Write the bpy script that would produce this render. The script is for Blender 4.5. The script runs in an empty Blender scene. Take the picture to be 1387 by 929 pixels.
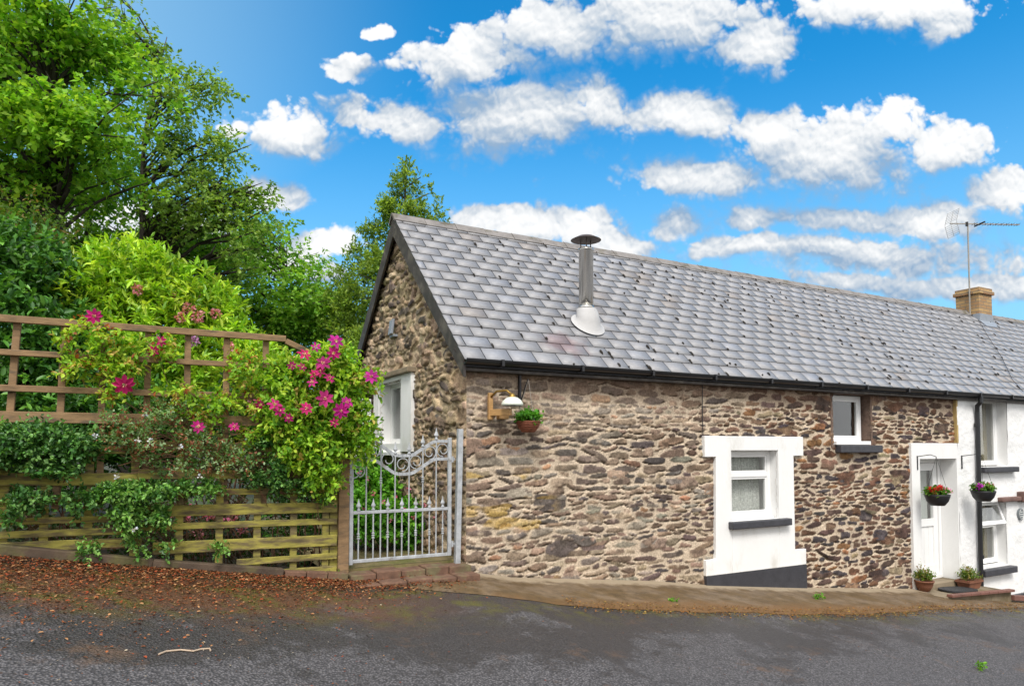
import bpy, math, random
import numpy as np
from mathutils import Vector, Matrix

# ------------------------------------------------------------------ camera
sc = bpy.context.scene
COL = sc.collection
F_PX = 925.0; PX0 = 693.5; PITCH = math.radians(2.5); HZ = 606.0
PY0 = HZ - F_PX * math.tan(PITCH)
AZ = math.atan2(1707.0, F_PX / math.cos(PITCH))          # angle of the view from the street axis (+X)
FW = (math.cos(AZ), math.sin(AZ)); RT = (math.sin(AZ), -math.cos(AZ))
EYE = 1.5
cam_d = bpy.data.cameras.new('camera'); cam = bpy.data.objects.new('camera', cam_d); COL.objects.link(cam)
cam.location = (0, 0, EYE)
cam.rotation_euler = (math.pi / 2 + PITCH, 0, AZ - math.pi / 2)
cam_d.sensor_width = 36; cam_d.lens = 36 * F_PX / 1387.0
cam_d.shift_y = (PY0 - 464.5) / 1387.0
cam_d.clip_end = 3000; cam_d.clip_start = 0.05
sc.camera = cam

def ray(x, y):
    a = (x - PX0) / F_PX; b = -(y - PY0) / F_PX
    f = math.cos(PITCH) - b * math.sin(PITCH); u = b * math.cos(PITCH) + math.sin(PITCH)
    return np.array((a * RT[0] + f * FW[0], a * RT[1] + f * FW[1], u))
def onY(x, y, Y):
    d = ray(x, y); t = Y / d[1]; return d[0] * t, EYE + d[2] * t
def atd(x, y, D):
    d = ray(x, y); return np.array((0, 0, EYE)) + d * D

# ------------------------------------------------------------------ sky, sun, exposure
SUN_EL = math.radians(52); SUN_AZ = math.radians(-118)    # direction to the sun in the XY plane (from +X)
sd = Vector((math.cos(SUN_AZ) * math.cos(SUN_EL), math.sin(SUN_AZ) * math.cos(SUN_EL), math.sin(SUN_EL)))
sun_d = bpy.data.lights.new('sun', 'SUN'); sun = bpy.data.objects.new('sun', sun_d); COL.objects.link(sun)
sun_d.energy = 3.2; sun_d.angle = math.radians(20); sun_d.color = (1.0, 0.955, 0.90)
sun.rotation_euler = sd.to_track_quat('Z', 'Y').to_euler(); sun.location = (0, -5, 20)
sc.view_settings.view_transform = 'Standard'; sc.view_settings.look = 'None'
sc.view_settings.gamma = 1; sc.view_settings.use_curve_mapping = False
sc.view_settings.exposure = 0.08
sc.cycles.max_bounces = 6; sc.cycles.diffuse_bounces = 3; sc.cycles.glossy_bounces = 3
sc.cycles.transparent_max_bounces = 8; sc.cycles.transmission_bounces = 4
sc.cycles.caustics_reflective = False; sc.cycles.caustics_refractive = False

world = bpy.data.worlds.new('World'); sc.world = world; world.use_nodes = True
nt = world.node_tree; nt.nodes.clear()
def azel(x, y):
    d = ray(x, y); f = d[0] * FW[0] + d[1] * FW[1]         # sky coordinates: across and up, on a plane square to the street view's heading
    return 57.3 * (d[0] * RT[0] + d[1] * RT[1]) / f, 57.3 * d[2] / f
# cumulus banks: centre and half-size in the sky (degrees of azimuth and elevation)
CLOUDS = [(395,180,78,36),(478,145,48,26),(560,165,70,34),(690,160,150,62),(800,140,58,50),(640,88,110,46),(625,62,44,28),
          (760,40,95,48),(890,25,140,66),(1030,62,66,42),(925,152,74,38),(1030,172,74,32),(1205,170,52,36),
          (960,238,110,34),(1120,215,170,64),(1270,205,75,36),(1210,8,130,34),(1270,38,50,22),(690,300,95,30),(790,305,60,30),(840,335,60,25),(915,298,38,28),
          (1010,300,60,24),(1130,300,120,22),(1260,300,120,28),(1352,262,50,34),(1000,335,110,20),(1200,345,220,34),(1290,388,180,26),(1150,385,120,24),
          (372,262,52,22),(435,328,52,24),(395,350,60,30),(440,372,40,20),(502,42,27,12),(478,90,34,18),(60,300,160,50),(240,330,140,50)]
rng = random.Random(5)
cl = []
for (x, y, rx, ry) in CLOUDS:
    a0, e0 = azel(x, y); a1, _ = azel(x + rx, y); _, e1 = azel(x, y - ry)
    cl.append((a0, e0, abs(a1 - a0) * 1.04, max(0.7, abs(e1 - e0) * 1.06)))

def mk_math(tree, op, a, b=None, clamp=False):
    n = tree.nodes.new('ShaderNodeMath'); n.operation = op; n.use_clamp = clamp
    for i, v in enumerate((a, b)):
        if v is None: continue
        if isinstance(v, (int, float)): n.inputs[i].default_value = v
        else: tree.links.new(v, n.inputs[i])
    return n.outputs[0]
def mk_vmath(tree, op, a, b):
    n = tree.nodes.new('ShaderNodeVectorMath'); n.operation = op
    for i, v in enumerate((a, b)):
        if isinstance(v, tuple): n.inputs[i].default_value = v
        elif v is not None: tree.links.new(v, n.inputs[i])
    return n.outputs['Value'] if op == 'LENGTH' else n.outputs['Vector']

ng = bpy.data.node_groups.new('cloud_field', 'ShaderNodeTree')
ng.interface.new_socket('P', in_out='INPUT', socket_type='NodeSocketVector')
ng.interface.new_socket('D', in_out='OUTPUT', socket_type='NodeSocketFloat')
gi = ng.nodes.new('NodeGroupInput'); go = ng.nodes.new('NodeGroupOutput')
def gnoise(scale, detail, rough):
    n = ng.nodes.new('ShaderNodeTexNoise'); n.noise_dimensions = '3D'
    n.inputs['Scale'].default_value = scale; n.inputs['Detail'].default_value = detail; n.inputs['Roughness'].default_value = rough
    ng.links.new(gi.outputs[0], n.inputs['Vector']); return n
w1 = gnoise(0.13, 2, 0.5)
wv = mk_vmath(ng, 'MULTIPLY', mk_vmath(ng, 'SUBTRACT', w1.outputs['Color'], (.5, .5, .5)), (4.5, 2.4, 0))
wp = mk_vmath(ng, 'ADD', gi.outputs[0], wv)
cur = None
for (a0, e0, ra, re) in cl:
    q = mk_vmath(ng, 'MULTIPLY', mk_vmath(ng, 'SUBTRACT', wp, (a0, e0, 0)), (1 / ra, 1 / re, 0))
    l = mk_vmath(ng, 'LENGTH', q, None)
    if cur is None: cur = l
    else:
        m = ng.nodes.new('ShaderNodeMath'); m.operation = 'SMOOTH_MIN'; m.inputs[2].default_value = 0.16
        ng.links.new(cur, m.inputs[0]); ng.links.new(l, m.inputs[1]); cur = m.outputs[0]
ng.links.new(mk_math(ng, 'SUBTRACT', 1.38, cur), go.inputs[0])

tc = nt.nodes.new('ShaderNodeTexCoord'); sx = nt.nodes.new('ShaderNodeSeparateXYZ'); nt.links.new(tc.outputs['Generated'], sx.inputs[0])
fwd = mk_math(nt, 'MAXIMUM', mk_math(nt, 'ADD', mk_math(nt, 'MULTIPLY', sx.outputs[0], FW[0]), mk_math(nt, 'MULTIPLY', sx.outputs[1], FW[1])), 0.12)
cu = mk_math(nt, 'MULTIPLY', mk_math(nt, 'DIVIDE', mk_math(nt, 'ADD', mk_math(nt, 'MULTIPLY', sx.outputs[0], RT[0]), mk_math(nt, 'MULTIPLY', sx.outputs[1], RT[1])), fwd), 57.3)
cw = mk_math(nt, 'MULTIPLY', mk_math(nt, 'DIVIDE', sx.outputs[2], fwd), 57.3)
az = mk_math(nt, 'MULTIPLY', mk_math(nt, 'ARCTAN2', sx.outputs[1], sx.outputs[0]), 180 / math.pi)
az = mk_math(nt, 'ADD', az, mk_math(nt, 'MULTIPLY', mk_math(nt, 'LESS_THAN', az, -60.0), 360.0))
el = mk_math(nt, 'MULTIPLY', mk_math(nt, 'ARCSINE', sx.outputs[2]), 180 / math.pi)
cv = nt.nodes.new('ShaderNodeCombineXYZ'); nt.links.new(cu, cv.inputs[0]); nt.links.new(cw, cv.inputs[1])
g1 = nt.nodes.new('ShaderNodeGroup'); g1.node_tree = ng; nt.links.new(cv.outputs[0], g1.inputs[0])
g2 = nt.nodes.new('ShaderNodeGroup'); g2.node_tree = ng; nt.links.new(mk_vmath(nt, 'ADD', cv.outputs[0], (0.8, 3.4, 0)), g2.inputs[0])
def wnoise(vec, scale, detail, rough):
    n = nt.nodes.new('ShaderNodeTexNoise'); n.inputs['Scale'].default_value = scale; n.inputs['Detail'].default_value = detail; n.inputs['Roughness'].default_value = rough
    nt.links.new(vec, n.inputs['Vector']); return n
f1 = wnoise(cv.outputs[0], .26, 8, .57)
def billow(off):
    vo = nt.nodes.new('ShaderNodeTexVoronoi'); vo.feature = 'SMOOTH_F1'; vo.inputs['Scale'].default_value = 0.50; vo.inputs['Smoothness'].default_value = 0.25
    vo.inputs['Detail'].default_value = 2.0; vo.inputs['Roughness'].default_value = .55; vo.inputs['Lacunarity'].default_value = 2.3
    v_ = mk_vmath(nt, 'ADD', mk_vmath(nt, 'ADD', cv.outputs[0], off), mk_vmath(nt, 'MULTIPLY', mk_vmath(nt, 'SUBTRACT', f1.outputs['Color'], (.5, .5, .5)), (2.0, 2.0, 0)))
    nt.links.new(v_, vo.inputs['Vector']); return vo.outputs['Distance']
b1 = billow((0, 0, 0)); b2 = billow((.12, .40, 0))
F_ = mk_math(nt, 'ADD', mk_math(nt, 'MULTIPLY', mk_math(nt, 'SUBTRACT', f1.outputs['Fac'], .5), 1.25), mk_math(nt, 'MULTIPLY', mk_math(nt, 'SUBTRACT', .42, b1), .62))
DD = mk_math(nt, 'ADD', g1.outputs[0], F_)
def mrange(tree, v, a, b, c, d, smooth=True):
    n = tree.nodes.new('ShaderNodeMapRange'); n.interpolation_type = 'SMOOTHSTEP' if smooth else 'LINEAR'
    tree.links.new(v, n.inputs['Value'])
    for k, val in zip(('From Min', 'From Max', 'To Min', 'To Max'), (a, b, c, d)): n.inputs[k].default_value = val
    return n.outputs['Result']
cdiff = mk_math(nt, 'SUBTRACT', g1.outputs[0], g2.outputs[0])            # + on the upper side of a bank, - towards its base
w_ = mrange(nt, cdiff, -.9, .6, 1.15, .30)
n_ = nt.nodes.new('ShaderNodeMapRange'); n_.interpolation_type = 'SMOOTHSTEP'; nt.links.new(DD, n_.inputs['Value']); n_.inputs['From Min'].default_value = 0; nt.links.new(w_, n_.inputs['From Max'])
alpha = mk_math(nt, 'MULTIPLY', n_.outputs['Result'], mrange(nt, el, 0.5, 12.0, 0.55, 1.0))
lit = mk_math(nt, 'ADD', mk_math(nt, 'ADD', mk_math(nt, 'MULTIPLY', cdiff, .80), .22), mk_math(nt, 'ADD', mk_math(nt, 'MULTIPLY', mk_math(nt, 'SUBTRACT', b2, b1), .65), mk_math(nt, 'MULTIPLY', mk_math(nt, 'SUBTRACT', f1.outputs['Fac'], .5), .30)), True)
cr = nt.nodes.new('ShaderNodeValToRGB'); nt.links.new(lit, cr.inputs[0])
e = cr.color_ramp.elements
e[0].position = 0.0; e[0].color = (0.30, 0.44, 0.62, 1); e[1].position = 1.0; e[1].color = (0.96, 0.97, 0.98, 1)
m_ = cr.color_ramp.elements.new(0.45); m_.color = (0.60, 0.67, 0.75, 1); m_ = cr.color_ramp.elements.new(0.72); m_.color = (0.82, 0.85, 0.88, 1)
sky = nt.nodes.new('ShaderNodeTexSky'); sky.sky_type = 'NISHITA'; sky.sun_disc = False
sky.sun_elevation = SUN_EL; sky.sun_rotation = math.atan2(sd.x, sd.y)
sky.air_density = 1.1; sky.dust_density = 0.4; sky.ozone_density = 3.0
def vmix(tree, f, a, b, bt='MIX'):
    n = tree.nodes.new('ShaderNodeMix'); n.data_type = 'RGBA'; n.blend_type = bt; n.clamp_factor = True
    for s, v in ((0, f), (6, a), (7, b)):
        if isinstance(v, (int, float)): n.inputs[s].default_value = v
        elif isinstance(v, tuple): n.inputs[s].default_value = (*v, 1) if len(v) == 3 else v
        else: tree.links.new(v, n.inputs[s])
    return n.outputs[2]
skyc = vmix(nt, 1.0, sky.outputs[0], (0.16, 1.50, 2.05), 'MULTIPLY')
hz = mk_math(nt, 'MAXIMUM', mrange(nt, el, 0.0, 30.0, 0.85, 0.0), mk_math(nt, 'MULTIPLY', mrange(nt, az, 66, 98, 0.0, 0.55), mrange(nt, az, 100, 150, 1.0, 0.0)))
skyc = vmix(nt, hz, skyc, (4.2, 7.0, 9.0))
cloudc = vmix(nt, 1.0, cr.outputs[0], (9.9, 9.9, 9.9), 'MULTIPLY')
bgc = vmix(nt, alpha, skyc, cloudc)
# bright overcast added out of view, behind and overhead, for soft fill light
fill_veil = mk_math(nt, 'MAXIMUM', mk_math(nt, 'MAXIMUM', mrange(nt, az, 112, 150, 0, 1), mrange(nt, az, -25, 8, 1, 0)), mrange(nt, el, 52, 72, 0, 1))
vn = nt.nodes.new('ShaderNodeTexNoise'); vn.inputs['Scale'].default_value = 2.5; vn.inputs['Detail'].default_value = 4; nt.links.new(tc.outputs['Generated'], vn.inputs['Vector'])
vc = vmix(nt, vn.outputs['Fac'], (9.5, 10.0, 10.8), (15.5, 15.2, 14.8))
bg = nt.nodes.new('ShaderNodeBackground'); bg.inputs['Strength'].default_value = 0.1; nt.links.new(bgc, bg.inputs[0])
bg2 = nt.nodes.new('ShaderNodeBackground'); bg2.inputs['Strength'].default_value = 0.1; nt.links.new(vc, bg2.inputs[0])
mxs = nt.nodes.new('ShaderNodeMixShader'); nt.links.new(fill_veil, mxs.inputs[0]); nt.links.new(bg.outputs[0], mxs.inputs[1]); nt.links.new(bg2.outputs[0], mxs.inputs[2])
out = nt.nodes.new('ShaderNodeOutputWorld'); nt.links.new(mxs.outputs[0], out.inputs[0])
world.cycles.sampling_method = 'MANUAL'; world.cycles.sample_map_resolution = 256

# ------------------------------------------------------------------ materials
def mat(name, color=(.5, .5, .5), rough=.7, var=.0, vscale=8, bump=0, bscale=40, metal=0, spec=.5, attr=None, dark=None, dmask=(.45, .65), dscale=3, bdetail=6, stretch=None):
    m = bpy.data.materials.new(name); m.use_nodes = True; t = m.node_tree; p = t.nodes['Principled BSDF']
    p.inputs['Roughness'].default_value = rough; p.inputs['Metallic'].default_value = metal; p.inputs['Specular IOR Level'].default_value = spec
    tcn = t.nodes.new('ShaderNodeTexCoord'); vec = tcn.outputs['Object']
    if stretch: vec = mk_vmath(t, 'MULTIPLY', vec, stretch)
    def noise(s, d=5):
        n = t.nodes.new('ShaderNodeTexNoise'); n.inputs['Scale'].default_value = s; n.inputs['Detail'].default_value = d
        n.inputs['Roughness'].default_value = .62; t.links.new(vec, n.inputs['Vector']); return n.outputs['Fac']
    if attr:
        a = t.nodes.new('ShaderNodeAttribute'); a.attribute_name = attr; c = a.outputs['Color']
    else:
        r = t.nodes.new('ShaderNodeRGB'); r.outputs[0].default_value = (*color, 1); c = r.outputs[0]
    if dark:
        f = mrange(t, noise(dscale, 8), dmask[0], dmask[1], 0, 1); c = vmix(t, f, c, dark)
    if var:
        f = mrange(t, noise(vscale, 6), .25, .75, 1 - var, 1 + var, False)
        cc = t.nodes.new('ShaderNodeCombineColor'); [t.links.new(f, cc.inputs[i]) for i in range(3)]
        c = vmix(t, 1.0, c, cc.outputs[0], 'MULTIPLY')
    t.links.new(c, p.inputs['Base Color'])
    if bump:
        b = t.nodes.new('ShaderNodeBump'); b.inputs['Strength'].default_value = 1; b.inputs['Distance'].default_value = bump
        t.links.new(noise(bscale, bdetail), b.inputs['Height']); t.links.new(b.outputs[0], p.inputs['Normal'])
    return m
def leaf_mat(name, trans=.35, rough=.5, gloss=.3):
    m = bpy.data.materials.new(name); m.use_nodes = True; t = m.node_tree; t.nodes.clear()
    a = t.nodes.new('ShaderNodeAttribute'); a.attribute_name = 'Col'
    p = t.nodes.new('ShaderNodeBsdfPrincipled'); p.inputs['Roughness'].default_value = rough; p.inputs['Specular IOR Level'].default_value = gloss
    tr = t.nodes.new('ShaderNodeBsdfTranslucent')
    t.links.new(a.outputs['Color'], p.inputs['Base Color'])
    t.links.new(vmix(t, 1.0, a.outputs['Color'], (1.25, 1.2, .55), 'MULTIPLY'), tr.inputs['Color'])
    mx = t.nodes.new('ShaderNodeMixShader'); mx.inputs[0].default_value = trans
    o = t.nodes.new('ShaderNodeOutputMaterial')
    t.links.new(p.outputs[0], mx.inputs[1]); t.links.new(tr.outputs[0], mx.inputs[2]); t.links.new(mx.outputs[0], o.inputs[0])
    return m
def glass_mat(name, tint=(.95, .96, .95), clear=.8, bump=0.0):
    m = bpy.data.materials.new(name); m.use_nodes = True; t = m.node_tree; t.nodes.clear()
    tr = t.nodes.new('ShaderNodeBsdfTransparent'); tr.inputs[0].default_value = (*tint, 1)
    gl = t.nodes.new('ShaderNodeBsdfGlossy'); gl.inputs['Roughness'].default_value = .02; gl.inputs[0].default_value = (.9, .9, .9, 1)
    fr = t.nodes.new('ShaderNodeLayerWeight'); fr.inputs[0].default_value = .5
    f = mk_math(t, 'ADD', mk_math(t, 'MULTIPLY', mk_math(t, 'POWER', fr.outputs['Facing'], 3.5), .75), 1 - clear - .08, True)
    mx = t.nodes.new('ShaderNodeMixShader'); t.links.new(f, mx.inputs[0])
    o = t.nodes.new('ShaderNodeOutputMaterial')
    if bump:
        b = t.nodes.new('ShaderNodeBump'); b.inputs['Distance'].default_value = bump
        n = t.nodes.new('ShaderNodeTexNoise'); n.inputs['Scale'].default_value = 3; t.links.new(n.outputs[0], b.inputs['Height']); t.links.new(b.outputs[0], gl.inputs['Normal'])
    t.links.new(tr.outputs[0], mx.inputs[1]); t.links.new(gl.outputs[0], mx.inputs[2]); t.links.new(mx.outputs[0], o.inputs[0])
    return m

M = {}
M['stone'] = mat('rubble_stone', rough=.88, attr='Col', var=.5, vscale=42, bump=.009, bscale=60, spec=.25)
M['white_render'] = mat('white_render', (.80, .80, .785), .75, var=.04, vscale=3, bump=.004, bscale=26, dark=(.58, .56, .50), dmask=(.52, .80), dscale=2.2, stretch=(1, 1, .45))
M['rough_white'] = mat('rough_white_render', (.80, .80, .79), .8, var=.05, vscale=2, bump=.012, bscale=14, bdetail=3, dark=(.62, .62, .58), dmask=(.58, .85), dscale=1.3)
M['upvc'] = mat('white_upvc', (.84, .84, .83), .32, var=.02, vscale=6)
M['dark_paint'] = mat('dark_grey_paint', (.035, .035, .042), .55, var=.3, vscale=9, bump=.002, bscale=30)
M['slate'] = mat('roof_slate', rough=.45, attr='Col', var=.10, vscale=22, bump=.0012, bscale=60, spec=.4)
def stain_slate():
    t = M['slate'].node_tree; p = t.nodes['Principled BSDF']; c = p.inputs['Base Color'].links[0].from_socket; g_ = t.nodes.new('ShaderNodeNewGeometry')
    q = mk_vmath(t, 'MULTIPLY', mk_vmath(t, 'SUBTRACT', g_.outputs['Position'], (4.30, 6.62, 2.70)), (2.6, 3.2, 3.2)); l = mk_vmath(t, 'LENGTH', q, None)
    n = t.nodes.new('ShaderNodeTexNoise'); n.inputs['Scale'].default_value = 5; n.inputs['Detail'].default_value = 5; t.links.new(g_.outputs['Position'], n.inputs['Vector'])
    f = mrange(t, mk_math(t, 'ADD', mk_math(t, 'SUBTRACT', 1.0, l), mk_math(t, 'MULTIPLY', mk_math(t, 'SUBTRACT', n.outputs[0], .5), 1.8)), 0, .8, 0, .55)
    t.links.new(vmix(t, f, c, (.20, .11, .12)), p.inputs['Base Color'])
stain_slate()
M['slate_sill'] = mat('slate_sill', (.042, .042, .050), .5, var=.35, vscale=10, bump=.003, bscale=20)
M['ridge'] = mat('ridge_clay', (.20, .185, .175), .8, var=.35, vscale=6, bump=.004, bscale=30, dark=(.10, .09, .06), dmask=(.52, .7), dscale=5)
M['barge'] = mat('stained_barge_board', (.045, .036, .032), .6, var=.5, vscale=6, bump=.002, bscale=25, dark=(.10, .085, .07), dscale=7)
M['gutter'] = mat('black_plastic', (.012, .012, .014), .35, var=.2)
M['moss'] = mat('dark_moss', (.018, .014, .010), .95, var=.5, vscale=30)
M['steel'] = mat('flue_steel', (.55, .54, .51), .24, metal=1, var=.15, vscale=4, stretch=(6, 6, .6), dark=(.42, .33, .20), dmask=(.55, .8), dscale=3)
M['cap'] = mat('rusty_cap', (.13, .10, .085), .55, metal=.6, var=.4, vscale=14)
M['flashing'] = mat('white_flashing', (.46, .455, .45), .65, dark=(.30, .14, .11), dmask=(.60, .70), dscale=4, var=.08, bump=.004, bscale=15)
M['lead'] = mat('lead', (.24, .27, .31), .5, var=.2, bump=.003, bscale=20)
M['galv'] = mat('galvanised_steel', (.44, .46, .48), .5, metal=.3, var=.3, vscale=14, bump=.001, bscale=90, dark=(.22, .19, .15), dmask=(.58, .75), dscale=9)
M['wood'] = mat('weathered_trellis', (.24, .15, .075), .85, var=.4, vscale=7, bump=.003, bscale=30, stretch=(1, 1, 4), dark=(.10, .075, .05), dmask=(.5, .7), dscale=4)
M['mossy'] = mat('algae_green_timber', (.29, .255, .05), .85, var=.55, vscale=6, bump=.003, bscale=30, stretch=(1, 1, 5), dark=(.13, .10, .045), dmask=(.42, .62), dscale=4.5)
M['sleeper'] = mat('wet_sleeper', (.075, .05, .032), .8, var=.5, vscale=5, bump=.008, bscale=16, dark=(.11, .10, .03), dscale=3)
M['brick'] = mat('red_brick', (.15, .08, .05), .85, var=.5, vscale=10, bump=.005, bscale=35, dark=(.12, .10, .05), dmask=(.5, .66), dscale=5)
M['concrete'] = mat('mossy_concrete', (.24, .19, .125), .85, var=.35, vscale=3, bump=.006, bscale=30, dark=(.12, .09, .045), dmask=(.45, .62), dscale=1.6)
M['terracotta'] = mat('terracotta', (.19, .075, .04), .75, var=.3, vscale=8, bump=.002)
M['wicker'] = mat('wicker', (.22, .07, .035), .7, var=.6, vscale=30, bump=.01, bscale=26, stretch=(1, 1, 2.5))
M['black'] = mat('black_liner', (.014, .014, .016), .5)
M['iron'] = mat('black_iron', (.015, .014, .016), .5, var=.2)
M['mat'] = mat('rubber_mat', (.022, .022, .024), .7, var=.6, vscale=60, bump=.02, bscale=50)
M['tile'] = mat('quarry_tile', (.17, .075, .055), .6, var=.3, vscale=5, bump=.003)
M['curtain'] = mat('net_curtain', (.60, .60, .58), .9, var=.45, vscale=48, bump=.006, bscale=45)
M['drape'] = mat('pale_drape', (.48, .50, .49), .9, var=.15, vscale=3)
M['ochre'] = mat('ochre_blind', (.26, .22, .13), .9, var=.25, vscale=3, stretch=(6, 6, .5))
M['room'] = mat('dark_room', (.045, .045, .045), .95)
M['glass'] = glass_mat('window_glass', clear=.86)
M['bark'] = mat('bark', (.060, .050, .042), .95, var=.5, vscale=5, bump=.02, bscale=18, stretch=(1, 1, .3))
M['twig'] = mat('brown_twig', (.17, .085, .05), .9, var=.4)
M['lampwood'] = mat('varnished_pine', (.42, .24, .09), .5, var=.3, vscale=12, stretch=(1, 1, 6))
M['brass'] = mat('tarnished_brass', (.30, .19, .05), .45, metal=.8, var=.3)
M['opal'] = mat('opal_glass', (.72, .76, .66), .18, var=.06)
M['plaque'] = mat('grey_plaque', (.16, .18, .19), .5, var=.2)
M['plaquemark'] = mat('plaque_lettering', (.65, .66, .64), .5)
M['brownslab'] = mat('brown_lintel', (.15, .085, .07), .8, var=.35, vscale=6, bump=.008, bscale=20)
M['alu'] = mat('aerial_alloy', (.35, .32, .28), .45, metal=.7, var=.2)
M['soil'] = mat('soil', (.06, .04, .025), .95, var=.4, vscale=12, bump=.03, bscale=12)
M['leaf'] = leaf_mat('leaf_broad', .46, .5, .3)
M['leafg'] = leaf_mat('leaf_glossy', .34, .38, .45)
M['petal'] = leaf_mat('petal', .35, .6, .2)
M['litter'] = leaf_mat('dead_leaf', .1, .8, .2)
def chimney_brick():
    m = mat('buff_brick', (.40, .27, .13), .85, bump=.004); t = m.node_tree; p = t.nodes['Principled BSDF']
    b = t.nodes.new('ShaderNodeTexBrick'); tcn = t.nodes.new('ShaderNodeTexCoord')
    s = t.nodes.new('ShaderNodeSeparateXYZ'); t.links.new(tcn.outputs['Object'], s.inputs[0])
    c = t.nodes.new('ShaderNodeCombineXYZ'); t.links.new(mk_math(t, 'ADD', s.outputs[0], s.outputs[1]), c.inputs[0]); t.links.new(s.outputs[2], c.inputs[1])
    t.links.new(c.outputs[0], b.inputs['Vector']); b.inputs['Scale'].default_value = 1
    b.inputs['Brick Width'].default_value = .225; b.inputs['Row Height'].default_value = .075; b.inputs['Mortar Size'].default_value = .008
    b.inputs['Color1'].default_value = (.46, .30, .13, 1); b.inputs['Color2'].default_value = (.27, .14, .07, 1); b.inputs['Mortar'].default_value = (.20, .16, .11, 1)
    t.links.new(b.outputs['Color'], p.inputs['Base Color']); return m
M['chimney'] = chimney_brick()

# ------------------------------------------------------------------ object helpers
def tag(o, label=None, cat=None, group=None, kind=None):
    if label: o['label'] = label
    if cat: o['category'] = cat
    if group: o['group'] = group
    if kind: o['kind'] = kind
    return o
def empty(name, loc, label, cat, group=None):
    o = bpy.data.objects.new(name, None); COL.objects.link(o); o.location = loc; o.empty_display_size = .2
    return tag(o, label, cat, group)
def rootloc(o):
    l = Vector((0, 0, 0))
    while o is not None: l += o.location; o = o.parent
    return l
def link(name, me, m, parent, smooth=False, bevel=0):
    me.materials.append(m)
    o = bpy.data.objects.new(name, me); COL.objects.link(o)
    if parent is not None: o.parent = parent; off = rootloc(parent)
    else:
        n = len(me.vertices); co = np.empty(n * 3, np.float32); me.vertices.foreach_get('co', co); co = co.reshape(-1, 3)
        mn, mx = co.min(0), co.max(0); off = Vector(((mn[0] + mx[0]) / 2, (mn[1] + mx[1]) / 2, mn[2])); o.location = off
    if off.length > 0: me.transform(Matrix.Translation(-off))
    if smooth: me.polygons.foreach_set('use_smooth', [True] * len(me.polygons))
    if bevel:
        b = o.modifiers.new('edge', 'BEVEL'); b.width = bevel; b.segments = 2; b.limit_method = 'ANGLE'
    return o
def npmesh(name, V, Fc, m, parent=None, col=None, smooth=False, dom='FACE'):
    V = np.asarray(V, np.float32); Fc = np.asarray(Fc, np.int32); k = Fc.shape[1]
    me = bpy.data.meshes.new(name); me.vertices.add(len(V)); me.vertices.foreach_set('co', V.ravel())
    me.loops.add(Fc.size); me.loops.foreach_set('vertex_index', Fc.ravel())
    me.polygons.add(len(Fc)); me.polygons.foreach_set('loop_start', np.arange(0, Fc.size, k, dtype=np.int32))
    me.update(calc_edges=True); me.validate()
    if col is not None:
        a = me.attributes.new('Col', 'FLOAT_COLOR', dom); c = np.ones((len(col), 4), np.float32); c[:, :3] = col; a.data.foreach_set('color', c.ravel())
    return link(name, me, m, parent, smooth)
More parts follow.
